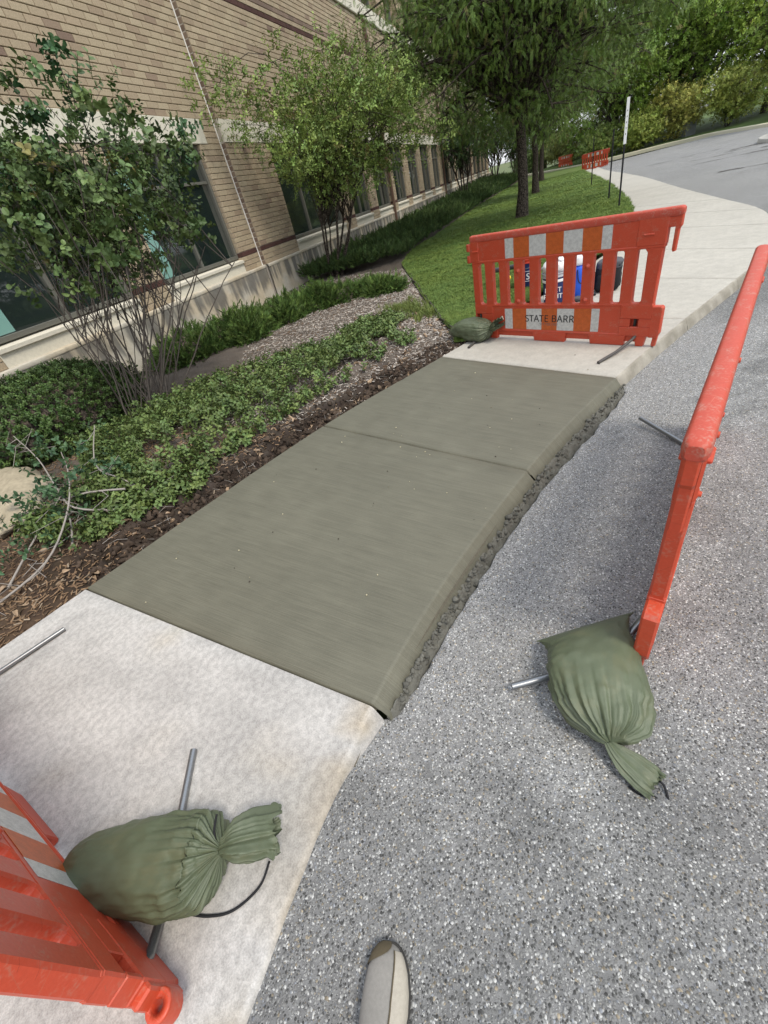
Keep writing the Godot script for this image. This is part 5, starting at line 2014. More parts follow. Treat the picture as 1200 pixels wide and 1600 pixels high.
# woody plant: stems run to clump centres inside an ellipsoid; leaves in the clumps
# spec: base, trunk (list of [offset, height]), centre, radii, clumps, clump_r, leaves, meshes, colour, droop, stem_r
func woody(t: Node3D, spec: Dictionary, inv: Transform3D) -> void:
	var wood := MB.new()
	var xfs: Array[Transform3D] = []
	var cols := PackedColorArray()
	var centre: Vector3 = spec.centre
	var radii: Vector3 = spec.radii
	var clumps := []
	var n: int = spec.clumps
	for i in n:
		var d := rdir()
		var rad := pow(rng.randf(), 0.45)
		var wob := 1.0 + 0.25 * n3(d.x * 1.5 + spec.seed, d.y * 1.5, d.z * 1.5)
		var cp: Vector3 = centre + d * radii * rad * wob
		if spec.has("low_y") and cp.y < spec.low_y + 0.45 * maxf(0.0, -4.2 - cp.z): cp.y = spec.low_y + 0.45 * maxf(0.0, -4.2 - cp.z) + rr(0.0, 0.7)
		clumps.append(cp)
	for cp in spec.get("extra", []):
		clumps.append(cp)
	n = clumps.size()
	var trunks: Array = spec.trunks
	for i in n:
		var cpt: Vector3 = clumps[i]
		# nearest trunk attachment below the clump
		var tr: Array = trunks[i % trunks.size()]
		var a: Vector3 = tr[0]
		var top: Vector3 = tr[1]
		var f := clampf((cpt.y - a.y) / maxf(0.3, top.y - a.y) * rr(0.35, 0.75), spec.get("low", 0.15), 0.97)
		var st := a.lerp(top, f) + bend(a, top, f, spec.seed + i % trunks.size())
		var dist := st.distance_to(cpt)
		var lift: float = spec.get("lift", 0.25)
		var mid := st.lerp(cpt, 0.5) + Vector3(0, dist * lift, 0) + rdir() * dist * 0.08
		var r0: float = spec.branch_r * clampf(dist / 2.0, 0.4, 1.2)
		var path := smooth_path([st, mid, cpt], 4)
		var rad2 := []
		for k in path.size():
			rad2.append(lerpf(r0, r0 * 0.25, k / float(path.size() - 1)))
		wood.tube(path, rad2, 5)
		# twigs
		var cr: float = spec.clump_r * rr(0.7, 1.3)
		for k in spec.get("twigs", 3):
			var e := cpt + rdir() * cr * Vector3(1, 0.7, 1)
			wood.tube([cpt.lerp(mid, 0.15), cpt.lerp(e, 0.5) + rdir() * 0.05 * cr, e], [r0 * 0.3, r0 * 0.2, r0 * 0.1], 3)
		var lf: int = int(spec.leaves * cr / spec.clump_r)
		var shade := rr(0.85, 1.15)
		for k in lf:
			var d := rdir()
			var q := cpt + d * cr * pow(rng.randf(), 0.4) * Vector3(1, spec.get("flat", 0.75), 1)
			var g := (d * 0.9 + rdir() * 0.7 + Vector3(0, spec.droop, 0)).normalized()
			var s := rr(0.55, 1.35)
			xfs.append(Transform3D(basis_to(g, rr(0, TAU)).scaled(Vector3.ONE * s), q))
			cols.append((green(spec.colour, 0.28) if rng.randf() > 0.03 else Color(0.22, 0.20, 0.06)) * shade)
	for i in trunks.size():
		var tr: Array = trunks[i]
		var pts := []
		var rad := []
		var m := 9
		for k in m:
			var f := k / float(m - 1)
			pts.append((tr[0] as Vector3).lerp(tr[1], f) + bend(tr[0], tr[1], f, spec.seed + i))
			var flare := 1.0 + 0.35 * sst(0.12, 0.0, f)
			rad.append(tr[2] * lerpf(1.0, tr[3], f) * flare)
		wood.tube(pts, rad, spec.get("sides", 9))
	var key: String = spec.get("stem_name", "trunk")
	part(t, key, wood.done(), spec.bark, inv)
	multi(t, spec.get("crown_name", "crown"), spec.meshes[0], spec.leaf_mat, xfs, cols).transform = inv

func bend(a: Vector3, b: Vector3, f: float, seed_: int) -> Vector3:
	var l := a.distance_to(b)
	return Vector3(n3(f * 1.5, seed_ * 7.1, 0), 0, n3(f * 1.5, seed_ * 7.1, 5)) * 0.11 * l * f * (1.25 - 0.5 * f)

func build_plants() -> void:
	# --- tall multi-stemmed shrub at the left, large round leaves
	var base := Vector3(-4.62, 0.03, -3.62)
	var t := thing("leafy_shrub", "tall dark leafy shrub with many thin bare stems at the left", "shrub", "", Transform3D(Basis.IDENTITY, base))
	var inv := Transform3D(Basis.IDENTITY, -base)
	var trunks := []
	for i in 34:
		var a := rr(0, TAU)
		var top := Vector3(-4.50, 1.75, -4.15) + Vector3(rr(-1.0, 0.95), rr(-0.5, 0.8), rr(-1.05, 1.1))
		trunks.append([base + Vector3(cos(a), 0, sin(a)) * rr(0.02, 0.34), top, rr(0.006, 0.014), 0.45])
	var big := [sprig(8, 0.15, 0.052, 0.040, 1.0, 1), sprig(6, 0.14, 0.070, 0.056, 1.0, 2), sprig(8, 0.18, 0.055, 0.045, 0.9, 3)]
	woody(t, {"seed": 1, "centre": Vector3(-4.42, 2.15, -4.25), "radii": Vector3(1.0, 0.85, 1.20), "clumps": 100, "clump_r": 0.24, "leaves": 14, "trunks": trunks, "branch_r": 0.008,
		"meshes": big, "colour": Color(0.100, 0.160, 0.050), "droop": 0.1, "bark": M.twig, "leaf_mat": M.leaf, "stem_name": "stems", "crown_name": "foliage", "twigs": 2, "sides": 5, "low": 0.35, "low_y": 1.45}, inv)
	# a few long upright shoots
	var sh := MB.new()
	var xfs: Array[Transform3D] = []
	var cols := PackedColorArray()
	for s in [[Vector3(-4.3, 2.5, -4.4), Vector3(-4.15, 3.30, -4.35)], [Vector3(-4.5, 2.2, -3.6), Vector3(-4.75, 2.95, -3.55)], [Vector3(-4.1, 2.2, -5.2), Vector3(-3.95, 2.75, -5.6)], [Vector3(-4.3, 2.4, -4.0), Vector3(-4.35, 3.1, -3.9)]]:
		sh.tube([s[0], (s[0] as Vector3).lerp(s[1], 0.5) + rdir() * 0.03, s[1]], [0.006, 0.005, 0.003], 5)
		for k in 22:
			var f := rng.randf()
			xfs.append(Transform3D(basis_to(rdir() + Vector3(0, 0.5, 0), rr(0, TAU)), (s[0] as Vector3).lerp(s[1], f) + rdir() * 0.05))
			cols.append(green(Color(0.05, 0.12, 0.045)))
	part(t, "shoot", sh.done(), M.twig, inv)
	multi(t, "foliage", big[0], M.leaf, xfs, cols).transform = inv
	# --- clipped round hedge shrub behind it
	xfs = []
	cols = PackedColorArray()
	var hb := MB.new()
	base = Vector3(-5.75, 0.02, -3.15)
	t = thing("hedge_shrub", "dense clipped dark green shrub against the building plinth", "shrub", "", Transform3D(Basis.IDENTITY, base))
	inv = Transform3D(Basis.IDENTITY, -base)
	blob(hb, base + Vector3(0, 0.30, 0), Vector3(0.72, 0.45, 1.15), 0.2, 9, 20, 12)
	part(t, "added_dark_core", hb.done(), M.bark, inv)  # solid blob added inside so the gaps between leaves look dark
	var small := [sprig(9, 0.05, 0.026, 0.016, 1.0, 11), sprig(8, 0.055, 0.024, 0.015, 1.1, 12)]
	for i in 9500:
		var d := rdir()
		if d.y < -0.45: continue
		var wob := 1.0 + 0.16 * n3(d.x * 2.5, d.y * 2.5 + 4, d.z * 2.5)
		var p := base + Vector3(0, 0.30, 0) + d * Vector3(0.80, 0.55, 1.28) * wob * rr(0.88, 1.03)
		if p.y < 0.02: continue
		xfs.append(Transform3D(basis_to(d + rdir() * 0.7, rr(0, TAU)).scaled(Vector3.ONE * rr(0.8, 1.3)), p))
		cols.append(green(Color(0.075, 0.135, 0.035), 0.4))
	multi(t, "foliage", small[0], M.leaf, xfs, cols).transform = inv
	# --- small multi-stemmed tree in front of the wall
	base = Vector3(-5.80, 0.02, -12.45)
	t = thing("ornamental_tree", "small bright green multi-stemmed tree in front of the brick wall", "tree", "", Transform3D(Basis.IDENTITY, base))
	inv = Transform3D(Basis.IDENTITY, -base)
	trunks = []
	for i in 7:
		var a := TAU * i / 7.0 + rr(-0.3, 0.3)
		var o := Vector3(cos(a), 0, sin(a))
		trunks.append([base + o * rr(0.05, 0.18), Vector3(-4.75, 3.0, -12.4) + o * Vector3(1.5, 0, 1.5) * rr(0.4, 1.0) + Vector3(0, rr(-0.5, 0.7), 0), rr(0.022, 0.040), 0.4])
	var mid := [sprig(9, 0.20, 0.055, 0.030, 1.0, 21), sprig(8, 0.18, 0.052, 0.030, 1.0, 22), sprig(10, 0.22, 0.050, 0.028, 0.9, 23)]
	woody(t, {"seed": 2, "extra": [Vector3(-6.25, 4.15, -10.3), Vector3(-6.1, 3.8, -10.5), Vector3(-6.2, 3.4, -10.4), Vector3(-6.3, 3.9, -10.1), Vector3(-5.9, 4.0, -10.9), Vector3(-5.4, 4.3, -11.6), Vector3(-4.8, 4.45, -12.6), Vector3(-4.4, 4.3, -13.2), Vector3(-2.6, 2.6, -13.2), Vector3(-2.4, 2.4, -12.8)], "centre": Vector3(-4.55, 3.0, -12.2), "radii": Vector3(2.2, 1.15, 2.3), "clumps": 135, "clump_r": 0.40, "leaves": 34, "trunks": trunks, "branch_r": 0.011,
		"meshes": mid, "colour": Color(0.215, 0.310, 0.075), "droop": 0.05, "bark": M.bark, "leaf_mat": M.leaf, "low": 0.4, "sides": 7}, inv)
	# --- spreading junipers in the mulch
	var sp := [spray(31, 0.17), spray(32, 0.20), spray(33, 0.15)]
	var mounds := [
		["low spreading juniper nearest the leafy shrub", [Vector3(-6.05, 0.0, -6.15), Vector3(-5.65, 0.0, -6.9)], [Vector3(0.62, 0.50, 0.70), Vector3(0.80, 0.48, 0.75)]],
		["low spreading juniper reaching across the pale mulch", [Vector3(-5.25, 0.0, -7.75), Vector3(-4.75, 0.0, -8.6), Vector3(-4.1, 0.0, -8.9), Vector3(-3.45, 0.0, -9.05)], [Vector3(0.72, 0.42, 0.72), Vector3(0.78, 0.38, 0.80), Vector3(0.72, 0.32, 0.6), Vector3(0.55, 0.26, 0.42)]]]
	for md in mounds:
		base = md[1][0]
		t = thing("juniper", md[0], "shrub", "spreading junipers in the mulch", Transform3D(Basis.IDENTITY, base))
		inv = Transform3D(Basis.IDENTITY, -base)
		for k in md[1].size():
			xfs = []
			cols = PackedColorArray()
			var mr: Vector3 = md[2][k]
			juniper_fill(xfs, cols, md[1][k], mr * Vector3(0.95, 0.7, 0.95), 700, Color(0.10, 0.175, 0.04))
			for q in 9:
				var an := rr(0, TAU)
				var rq := sqrt(rng.randf()) * 0.85
				var sc: Vector3 = md[1][k] + Vector3(cos(an) * mr.x * rq, 0, sin(an) * mr.z * rq)
				juniper_fill(xfs, cols, sc, Vector3(rr(0.2, 0.34), mr.y * rr(0.75, 1.25) * (1.0 - 0.35 * rq), rr(0.2, 0.34)), 130, Color(0.125, 0.205, 0.048) * rr(0.8, 1.2))
			var mo := multi(t, "bough", sp[k % 3], M.needle, xfs, cols)
			mo.transform = inv
			var cb := MB.new()
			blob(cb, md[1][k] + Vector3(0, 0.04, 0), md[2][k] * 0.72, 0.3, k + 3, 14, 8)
			part(t, "added_dark_core", cb.done(), M.bark, inv)  # solid lump added under the sprays to darken the mound's inside
	# --- long juniper bed along the wall
	xfs = []
	cols = PackedColorArray()
	for i in 15000:
		var f := pow(rng.randf(), 1.7)
		var z := lerpf(-12.2, -55.0, f)
		var r := lerp_list(LAWN_LEFT, z) + 0.1
		var x := lerpf(-6.70, r, rng.randf())
		if z > -14.0 and x > lerpf(-4.6, r, (-12.2 - z) / 1.8): continue
		var h := 0.16 + 0.24 * absf(n3(x * 1.1, 80, z * 0.8)) + 0.16 * sst(0.0, 0.8, r - x)
		var s := 1.0 + 1.1 * f
		var d := Vector3(rr(-0.7, 0.7), rr(0.25, 1.0), rr(-0.7, 0.9))
		xfs.append(Transform3D(basis_to(d, rr(0, TAU)).scaled(Vector3.ONE * s * rr(0.9, 1.4)), Vector3(x, h * rr(0.55, 1.0) + fall(x, z), z)))
		cols.append(green(Color(0.085, 0.145, 0.04), 0.4))
	var jb := multi(self, "juniper_bed", sp[1], M.needle, xfs, cols)
	tag(jb, "dark green juniper ground cover running along the foot of the wall", "ground cover", "", "stuff")
	# --- evergreen ground cover between shrub and new slabs
	xfs = []
	cols = PackedColorArray()
	var gc := [sprig(7, 0.09, 0.040, 0.022, 1.0, 41), sprig(6, 0.08, 0.044, 0.026, 1.1, 42)]
	for i in 7500:
		var z := rr(-1.35, -6.6)
		var e := bed_right(z)
		var near := lerp_list([[-1.3, 0.50], [-2.0, 0.36], [-2.7, 0.52], [-3.6, 0.58], [-4.8, 0.75], [-5.6, 0.85], [-6.6, 0.6]], z) + 0.15 * n3(z * 2.2, 90, 0)
		var wide := lerp_list([[-1.3, 0.5], [-1.8, 0.75], [-2.3, 1.4], [-2.8, 2.2], [-4.2, 2.2], [-5.0, 1.4], [-5.8, 0.8], [-6.6, 0.25]], z)
		var d := near + wide * rng.randf()
		var x := e - d
		if n3(x * 1.6, 91, z * 1.6) + 0.35 * n3(x * 6, 93, z * 6) < -0.22 + 0.16 * sst(4.0, 6.5, -z): continue
		var h := 0.04 + 0.15 * sst(0.0, 0.5, d - near) * (0.7 + 0.8 * absf(n3(x * 2, 92, z * 2))) * (1.0 - 0.5 * sst(5.0, 6.6, -z))
		xfs.append(Transform3D(basis_to(Vector3(rr(-0.8, 0.8), rr(0.2, 1), rr(-0.8, 0.8)), rr(0, TAU)).scaled(Vector3.ONE * rr(0.8, 1.35)), Vector3(x, bed_y(x, z) + h * rr(0.35, 1.0), z)))
		cols.append(green(Color(0.140, 0.210, 0.062), 0.35))
	var half: Array[Transform3D] = []
	var gb := multi(self, "ground_cover", gc[0], M.leaf, xfs, cols)
	tag(gb, "glossy evergreen ground cover between the shrub and the new slabs", "ground cover", "", "stuff")
	# --- cut branches thrown on the bed at the left
	var fb := MB.new()
	var whips := [
		[Vector3(-3.15, 0.10, -1.75), Vector3(-3.45, 0.22, -1.62), Vector3(-3.75, 0.30, -1.75), Vector3(-4.3, 0.42, -2.05), Vector3(-4.9, 0.55, -2.3)],
		[Vector3(-3.4, 0.05, -0.72), Vector3(-3.3, 0.10, -1.15), Vector3(-3.42, 0.25, -1.55), Vector3(-3.75, 0.36, -1.9), Vector3(-4.2, 0.40, -2.2)],
		[Vector3(-3.3, 0.06, -1.35), Vector3(-3.6, 0.18, -1.62), Vector3(-4.1, 0.25, -1.7)],
		[Vector3(-2.95, 0.05, -1.95), Vector3(-3.3, 0.22, -2.0), Vector3(-3.6, 0.34, -2.05), Vector3(-4.0, 0.5, -2.5)],
		[Vector3(-3.5, 0.04, -0.95), Vector3(-3.62, 0.16, -1.35), Vector3(-3.7, 0.28, -1.75)],
		[Vector3(-3.2, 0.2, -1.9), Vector3(-3.5, 0.26, -1.75), Vector3(-3.95, 0.2, -1.6), Vector3(-4.3, 0.16, -1.5)]]
	var tb := thing("cut_branches", "tangle of cut grey branches with leaves lying at the bed edge", "branches", "", Transform3D(Basis.IDENTITY, Vector3(-3.6, 0, -1.7)))
	inv = Transform3D(Basis.IDENTITY, -Vector3(-3.6, 0, -1.7))
	xfs = []
	cols = PackedColorArray()
	for wi in whips.size():
		var w: Array = whips[wi]
		var path := smooth_path(w, 5)
		var rad := []
		for k in path.size(): rad.append(lerpf(0.009, 0.004, k / float(path.size())))
		var b2 := MB.new()
		b2.tube(path, rad, 6)
		for q in 9:
			var s: Vector3 = path[2 + rng.randi() % (path.size() - 3)]
			b2.tube([s, s + rdir() * Vector3(0.12, 0.06, 0.12), s + rdir() * Vector3(0.25, 0.12, 0.25)], [0.004, 0.003, 0.002], 4)
		part(tb, "branch", b2.done(), M.pale_twig, inv)
		for k in 26:
			var s2: Vector3 = path[int(path.size() * 0.35) + rng.randi() % int(path.size() * 0.6)]
			xfs.append(Transform3D(basis_to(rdir() + Vector3(0, 0.4, 0), rr(0, TAU)), s2 + rdir() * 0.14))
			cols.append(green(Color(0.06, 0.125, 0.055), 0.3))
	multi(tb, "leaves", gc[1], M.leaf, xfs, cols).transform = inv

func juniper_fill(xfs: Array[Transform3D], cols: PackedColorArray, ce: Vector3, r: Vector3, n: int, c: Color) -> void:
	for i in n:
		var d := rdir()
		d.y = absf(d.y)
		var wob := 1.0 + 0.6 * n3(d.x * 3 + ce.x, d.y * 3, d.z * 3 + ce.z)
		var p := ce + d * r * wob * rr(0.7, 1.0)
		p.y = maxf(p.y, 0.04)
		var g := Vector3(d.x, 0.35 + 0.4 * d.y, d.z) + rdir() * 0.5
		xfs.append(Transform3D(basis_to(g, rr(0, TAU)).scaled(Vector3.ONE * rr(0.75, 1.25)), p))
		cols.append(green(c, 0.45))

func build_trees() -> void:
	var fr := [frond(61, 10, 0.155), frond(62, 10, 0.23), frond(63, 8, 0.18)]
	# honey locusts in a row on the lawn
	var spots := [[Vector3(-0.92, -0.05, -16.83), 0.165, "nearest lawn tree with a straight grey trunk and feathery drooping leaves", 1.0], [Vector3(-0.85, -0.27, -29.2), 0.17, "second lawn tree with feathery leaves in the row along the walk", 0.55], [Vector3(-0.87, -0.50, -45.2), 0.19, "farthest lawn tree with feathery leaves in the row along the walk", 0.35]]
	for i in 3:
		var s: Array = spots[i]
		var b: Vector3 = s[0]
		var t := thing("lawn_tree", s[2], "tree", "row of feathery trees on the lawn", Transform3D(Basis.IDENTITY, b))
		var inv := Transform3D(Basis.IDENTITY, -b)
		var q: float = s[3]
		woody(t, {"seed": 10 + i, "centre": b + Vector3(0.0, 5.2, 0.3), "radii": Vector3(4.6, 3.0, 5.2), "clumps": int(400 * q) + 40, "clump_r": 0.72, "leaves": 125 if i == 0 else 95, "trunks": [[b + Vector3(0, -0.1, 0), b + Vector3(0.15, 7.2, 0.1), s[1], 0.3]], "branch_r": 0.045,
			"meshes": fr, "colour": Color(0.135, 0.220, 0.040), "droop": -0.75, "bark": M.bark, "leaf_mat": M.leaf, "lift": 0.22, "low": 0.36, "twigs": 3, "sides": 12}, inv)
	# dark understorey trees by the wall, farther on
	var um := [sprig(9, 0.26, 0.085, 0.05, 1.0, 71), sprig(8, 0.24, 0.09, 0.05, 1.0, 72)]
	for u in [[Vector3(-5.75, 0.02, -36.5), "small dark tree by the wall between the downspouts", 2.4], [Vector3(-5.2, -0.05, -52.0), "slim multi-stemmed tree near the far end of the wall", 2.6], [Vector3(-3.6, -0.3, -57.0), "open multi-stemmed tree where the lawn ends", 2.4]]:
		var b: Vector3 = u[0]
		var t := thing("understorey_tree", u[1], "tree", "small trees near the far wall", Transform3D(Basis.IDENTITY, b))
		var inv := Transform3D(Basis.IDENTITY, -b)
		var trunks := []
		for i in 5:
			var o := Vector3(cos(i * 1.3), 0, sin(i * 1.3))
			trunks.append([b + o * 0.1, b + Vector3(0, 3.2, 0) + o * rr(0.5, 1.3), 0.06, 0.4])
		woody(t, {"seed": 30, "centre": b + Vector3(0, 3.6, 0), "radii": Vector3(u[2], 1.6, u[2]), "clumps": 60, "clump_r": 0.6, "leaves": 34, "trunks": trunks, "branch_r": 0.03,
			"meshes": um, "colour": Color(0.05, 0.105, 0.028), "droop": 0.0, "bark": M.bark, "leaf_mat": M.leaf, "low": 0.4, "sides": 6}, inv)
	# woodland edge behind the far kerb, and trees across the road that the windows mirror
	var cl := [sprig(14, 0.6, 0.15, 0.085, 1.0, 81), sprig(9, 0.5, 0.18, 0.12, 1.0, 82), sprig(11, 0.6, 0.16, 0.10, 1.1, 83)]
	var far := [
		[Vector3(5.2, -0.1, -58.5), 5.0, 8.5, Color(0.055, 0.115, 0.03), "dark broad tree behind the far end of the walk"],
		[Vector3(10.5, 0.1, -60.0), 5.5, 10.0, Color(0.06, 0.125, 0.03), "tall dark green tree behind the kerb bend"],
		[Vector3(16.5, 0.1, -56.0), 5.0, 9.5, Color(0.075, 0.145, 0.035), "tall mid green tree right of the kerb bend"],
		[Vector3(19.0, 0.1, -47.0), 5.0, 10.5, Color(0.125, 0.20, 0.045), "tall yellow green tree at the upper right corner"],
		[Vector3(-1.0, -0.2, -70.0), 5.5, 9.5, Color(0.06, 0.12, 0.035), "dark tree beyond the end of the lawn"],
		[Vector3(22.0, 0.1, -36.0), 5.0, 9.0, Color(0.08, 0.15, 0.04), "tree across the driveway right of the frame"],
		[Vector3(26.0, 0.1, -24.0), 5.5, 9.5, Color(0.07, 0.14, 0.035), "broad tree farther right across the driveway"],
		[Vector3(26.0, 0.1, -10.0), 5.5, 9.5, Color(0.07, 0.14, 0.035), "broad tree opposite the leafy shrub across the driveway"],
		[Vector3(14.0, 0.3, -68.0), 6.5, 13.0, Color(0.065, 0.13, 0.03), "tall dark tree standing behind the kerb bend trees"],
		[Vector3(21.0, 0.3, -58.0), 6.5, 13.0, Color(0.10, 0.17, 0.04), "tall light tree behind the upper right trees"],
		[Vector3(6.0, 0.3, -70.0), 6.5, 12.5, Color(0.06, 0.12, 0.03), "tall dark tree far behind the orange barricades"],
		[Vector3(24.0, 0.1, -30.0), 5.5, 10.5, Color(0.07, 0.14, 0.035), "broad tree beside the driveway out to the right"],
		[Vector3(25.0, 0.1, -17.0), 5.5, 10.5, Color(0.07, 0.14, 0.035), "broad tree across the driveway facing the windows"],
		[Vector3(-14.0, -0.4, -80.0), 6.0, 10.0, Color(0.06, 0.12, 0.035), "hazy tree beyond the end of the building"],
	]
	for i in far.size():
		var f: Array = far[i]
		var b: Vector3 = f[0]
		var r: float = f[1]
		var h: float = f[2]
		var t := thing("woodland_tree", f[4], "tree", "woodland trees behind the driveway", Transform3D(Basis.IDENTITY, b))
		var inv := Transform3D(Basis.IDENTITY, -b)
		woody(t, {"seed": 40 + i, "centre": b + Vector3(0, h * 0.58, 0), "radii": Vector3(r, h * 0.52, r), "clumps": 120, "clump_r": 1.15, "leaves": 30, "trunks": [[b + Vector3(0, -0.3, 0), b + Vector3(0.2, h * 0.9, 0), 0.22, 0.25]], "branch_r": 0.07,
			"meshes": cl, "colour": (f[3] as Color) * Color(3.3, 2.5, 1.5), "droop": -0.1, "bark": M.bark, "leaf_mat": M.leaf, "low": 0.2, "sides": 8}, inv)
	# shrubs right behind the far kerb
	var sm := [sprig(10, 0.35, 0.11, 0.06, 0.9, 91), sprig(9, 0.32, 0.12, 0.05, 0.9, 92)]
	var shrubs := [
		[Vector3(7.2, -0.2, -55.0), 1.7, 2.3, Color(0.12, 0.19, 0.05), "pale green feathery shrub behind the kerb"],
		[Vector3(10.2, -0.1, -55.6), 2.6, 3.6, Color(0.155, 0.20, 0.06), "big yellow green shrub with tan tips behind the kerb"],
		[Vector3(13.3, -0.1, -53.0), 2.4, 3.6, Color(0.135, 0.20, 0.055), "big light green shrub at the kerb bend"],
		[Vector3(15.8, -0.1, -47.5), 1.8, 2.4, Color(0.10, 0.17, 0.04), "green shrub beside the kerb right of the bend"],
		[Vector3(4.2, -0.3, -56.0), 1.6, 2.2, Color(0.09, 0.155, 0.05), "grey green shrub behind the far orange barricade"],
		[Vector3(1.2, -0.35, -64.5), 2.6, 3.0, Color(0.13, 0.18, 0.075), "silvery green shrub behind the small bright barricade"],
		[Vector3(-2.6, -0.4, -66.5), 2.0, 2.2, Color(0.05, 0.10, 0.035), "dark shrub at the end of the lawn"],
		[Vector3(17.5, -0.1, -40.5), 2.0, 2.8, Color(0.115, 0.185, 0.045), "bushy shrub at the right edge behind the driveway"],
	]
	for i in shrubs.size():
		var f: Array = shrubs[i]
		var b: Vector3 = f[0]
		var r: float = f[1]
		var h: float = f[2]
		var t := thing("kerb_shrub", f[4], "shrub", "shrubs behind the far kerb", Transform3D(Basis.IDENTITY, b))
		var inv := Transform3D(Basis.IDENTITY, -b)
		var trunks := []
		for k in 5:
			var o := Vector3(cos(k * 1.3), 0, sin(k * 1.3))
			trunks.append([b + o * 0.1 + Vector3(0, -0.2, 0), b + Vector3(0, h * 0.7, 0) + o * r * 0.5, 0.04, 0.4])
		woody(t, {"seed": 60 + i, "centre": b + Vector3(0, h * 0.52, 0), "radii": Vector3(r, h * 0.48, r), "clumps": 90, "clump_r": 0.6, "leaves": 32, "trunks": trunks, "branch_r": 0.02,
			"meshes": sm, "colour": (f[3] as Color) * Color(2.6, 2.1, 1.6), "droop": 0.3, "bark": M.bark, "leaf_mat": M.leaf, "low": 0.1, "sides": 5, "stem_name": "stems", "crown_name": "foliage"}, inv)
	# low plants on the traffic island
	var xfs: Array[Transform3D] = []
	var cols := PackedColorArray()
	for i in 900:
		var a := rr(0, TAU)
		var q := sqrt(rng.randf())
		xfs.append(Transform3D(basis_to(Vector3(rr(-0.8, 0.8), 1, rr(-0.8, 0.8)), rr(0, TAU)), Vector3(10.9 + 2.2 * q * cos(a), -0.1 + rr(0.0, 0.4), -27.5 + 2.6 * q * sin(a))))
		cols.append(green(Color(0.07, 0.14, 0.035), 0.3))
	tag(multi(self, "island_planting", sm[0], M.leaf, xfs, cols), "low green planting on the traffic island", "plants", "", "stuff")

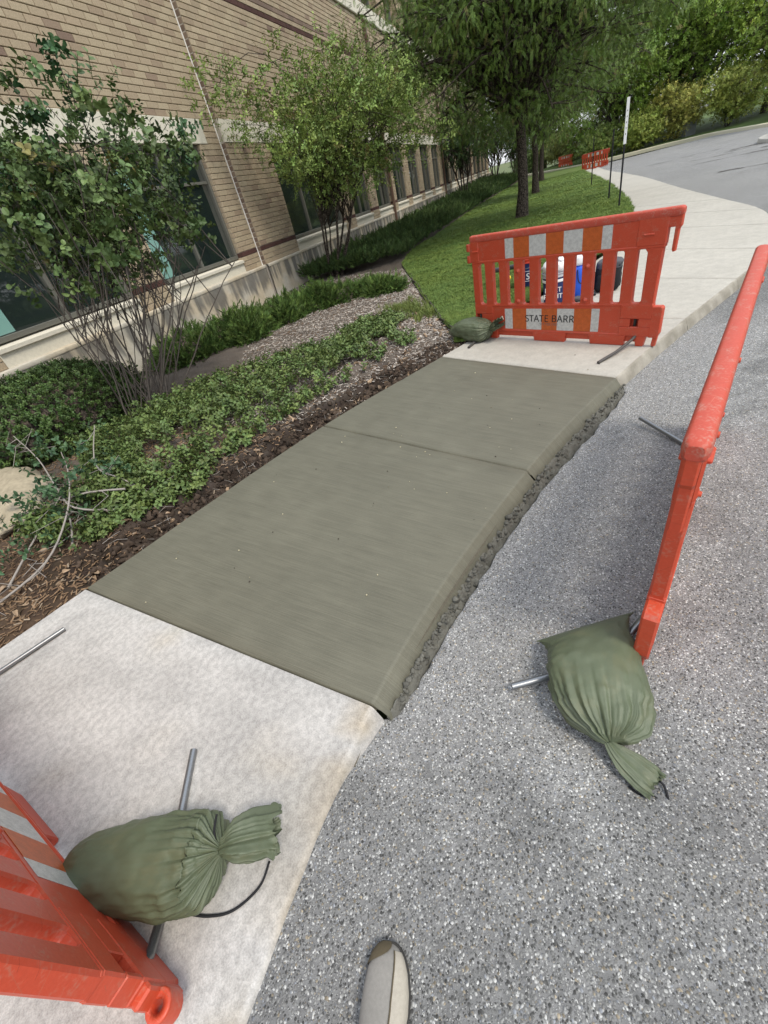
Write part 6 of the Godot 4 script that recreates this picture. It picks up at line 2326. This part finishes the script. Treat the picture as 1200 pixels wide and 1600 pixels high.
func build_litter() -> void:
	# grass blades
	var tf := [tuft(101, 12, 0.055), tuft(102, 10, 0.065)]
	var xfs: Array[Transform3D] = []
	var cols := PackedColorArray()
	for band in [[-5.15, -9.5, 14000, 1.0], [-9.5, -15.0, 12000, 1.35], [-15.0, -24.0, 10000, 2.0], [-24.0, -46.0, 9000, 3.2]]:
		for i in band[2]:
			var z := rr(band[1], band[0])
			var l := lerp_list(LAWN_LEFT, z)
			var r := lerp_list(left_list, z)
			var x := lerpf(l, r + 0.02, rng.randf())
			var s: float = band[3] * rr(0.8, 1.25)
			xfs.append(Transform3D(Basis(Vector3.UP, rr(0, TAU)).scaled(Vector3(s, lerpf(1.0, s, 0.35), s)), Vector3(x, lawn_y(x, z) - 0.004, z)))
			var t := 0.5 + 0.5 * n3(x * 0.9, 110, z * 0.9)
			cols.append(green(Color(0.140 + 0.07 * t, 0.240 + 0.05 * t, 0.060), 0.25))
	tag(multi(self, "grass", tf[0], M.blade, xfs, cols), "short mown grass of the lawn strip", "grass", "", "stuff")
	# stray grass coming up in the mulch
	xfs = []
	cols = PackedColorArray()
	for c in [Vector2(-2.05, -7.1), Vector2(-1.75, -6.75), Vector2(-2.5, -6.2), Vector2(-2.35, -7.4)]:
		for i in 110:
			var x: float = c.x + rng.randfn(0, 0.16)
			var z: float = c.y + rng.randfn(0, 0.22)
			xfs.append(Transform3D(Basis(Vector3.UP, rr(0, TAU)).scaled(Vector3(1.5, rr(0.9, 1.9), 1.5)), Vector3(x, bed_y(x, z), z)))
			cols.append(green(Color(0.16, 0.21, 0.05), 0.25))
	tag(multi(self, "weeds", tf[1], M.blade, xfs, cols), "sparse light grass sprouting through the mulch", "grass", "", "stuff")
	# mulch chips
	var cb := MB.new()
	cb.cbox(Vector3.ZERO, Vector3(0.026, 0.003, 0.006), 0.0015)
	var chip := cb.done()
	xfs = []
	cols = PackedColorArray()
	for i in 38000:
		var z := rr(0.6, -11.8)
		var e := bed_right(z)
		var d := 0.02 + pow(rng.randf(), 1.3) * 3.4
		if z < -9.0: d = rng.randf() * 3.6
		var x := e - d
		if x < -6.9: continue
		var dug := d < 0.40 + 0.2 * n3(z * 2, 95, 0) and z < -1.6 and z > -4.6
		if dug and rng.randf() < 0.86: continue
		var up := Vector3(rr(-0.5, 0.5), 1, rr(-0.5, 0.5))
		var s := rr(0.3, 1.0)
		xfs.append(Transform3D(basis_to(up, rr(0, TAU)).scaled(Vector3(s, s, s)), Vector3(x, bed_y(x, z) + rr(0.0, 0.014), z)))
		var c := Color(0.43, 0.38, 0.33) if z < -3.2 else Color(0.24, 0.155, 0.09)
		if rng.randf() < 0.22: c = Color(0.56, 0.51, 0.45) if z < -3.2 else Color(0.27, 0.21, 0.15)
		if rng.randf() < 0.25: c = Color(0.16, 0.10, 0.06)
		cols.append(c * rr(0.65, 1.2))
	tag(multi(self, "mulch_chips", chip, M.chip, xfs, cols), "weathered wood chips spread over the planting bed", "mulch", "", "stuff")
	# dug soil clods along the new panels
	cb = MB.new()
	blob(cb, Vector3.ZERO, Vector3(0.02, 0.012, 0.016), 1.6, 4, 8, 6, Color.WHITE, 2.2)
	xfs = []
	cols = PackedColorArray()
	for i in 5200:
		var z := rr(-1.2, -5.2)
		var e := bed_right(z)
		var d := 0.015 + absf(rng.randfn(0.14, 0.15))
		var x := e - d
		var s := 0.22 + 1.5 * pow(rng.randf(), 5.0)
		xfs.append(Transform3D(basis_to(rdir(), rr(0, TAU)).scaled(Vector3.ONE * s), Vector3(x, bed_y(x, z) + 0.004, z)))
		cols.append(Color(0.052, 0.036, 0.025) * rr(0.5, 1.6))
	tag(multi(self, "soil_clods", cb.done(), M.chip, xfs, cols), "crumbly dark soil clods dug up beside the new panels", "soil", "", "stuff")
	# dry leaves
	var lb := MB.new()
	leaf_shape(lb, Transform3D.IDENTITY, 0.06, 0.032, 0.6, 0.5)
	xfs = []
	cols = PackedColorArray()
	for i in 420:
		var z := rr(0.2, -7.0)
		var x := bed_right(z) - 0.03 - absf(rng.randfn(0.3, 0.5))
		xfs.append(Transform3D(basis_to(Vector3(rr(-1, 1), rr(-0.2, 0.3), rr(-1, 1)), rr(0, TAU)).scaled(Vector3.ONE * rr(0.5, 1.3)), Vector3(x, bed_y(x, z) + 0.015, z)))
		cols.append(Color(0.26, 0.185, 0.12) * rr(0.6, 1.5))
	tag(multi(self, "dry_leaves", lb.done(), M.leaf, xfs, cols), "dry brown leaves scattered over the bed", "leaves", "", "stuff")
	# thin roots sticking out of the cut soil
	var rb := MB.new()
	for i in 70:
		var z := rr(-1.3, -5.0)
		var p := Vector3(bed_right(z) - rr(0.05, 0.5), 0, z)
		p.y = bed_y(p.x, p.z) + 0.01
		var q := p + Vector3(rr(-0.16, 0.16), rr(0.0, 0.05), rr(-0.16, 0.16))
		rb.tube([p, p.lerp(q, 0.5) + rdir() * 0.03, q], [0.0025, 0.002, 0.001], 4)
	tag(part(self, "roots", rb.done(), M.pale_twig), "thin pale roots and twigs lying on the dug soil", "roots", "", "stuff")
	# a few bits of grit and leaf on the fresh concrete
	xfs = []
	cols = PackedColorArray()
	for i in 60:
		var t := rr(-0.9, -4.4)
		var l := lerp_list(left_list, t)
		var r := lerp_list(right_list, t)
		var x := lerpf(l + 0.05, r - 0.05, rng.randf())
		var s := rr(0.15, 0.4)
		xfs.append(Transform3D(Basis(Vector3.UP, rr(0, TAU)).scaled(Vector3.ONE * s), Vector3(x, 0.004, t)))
		cols.append(Color(0.5, 0.45, 0.3) * rr(0.3, 1.4) if i % 3 else Color(0.06, 0.05, 0.04))
	var gb := MB.new()
	blob(gb, Vector3.ZERO, Vector3(0.016, 0.008, 0.012), 0.4, 8, 7, 5)
	tag(multi(self, "grit", gb.done(), M.chip, xfs, cols), "specks of grit on the fresh concrete", "grit", "", "stuff")
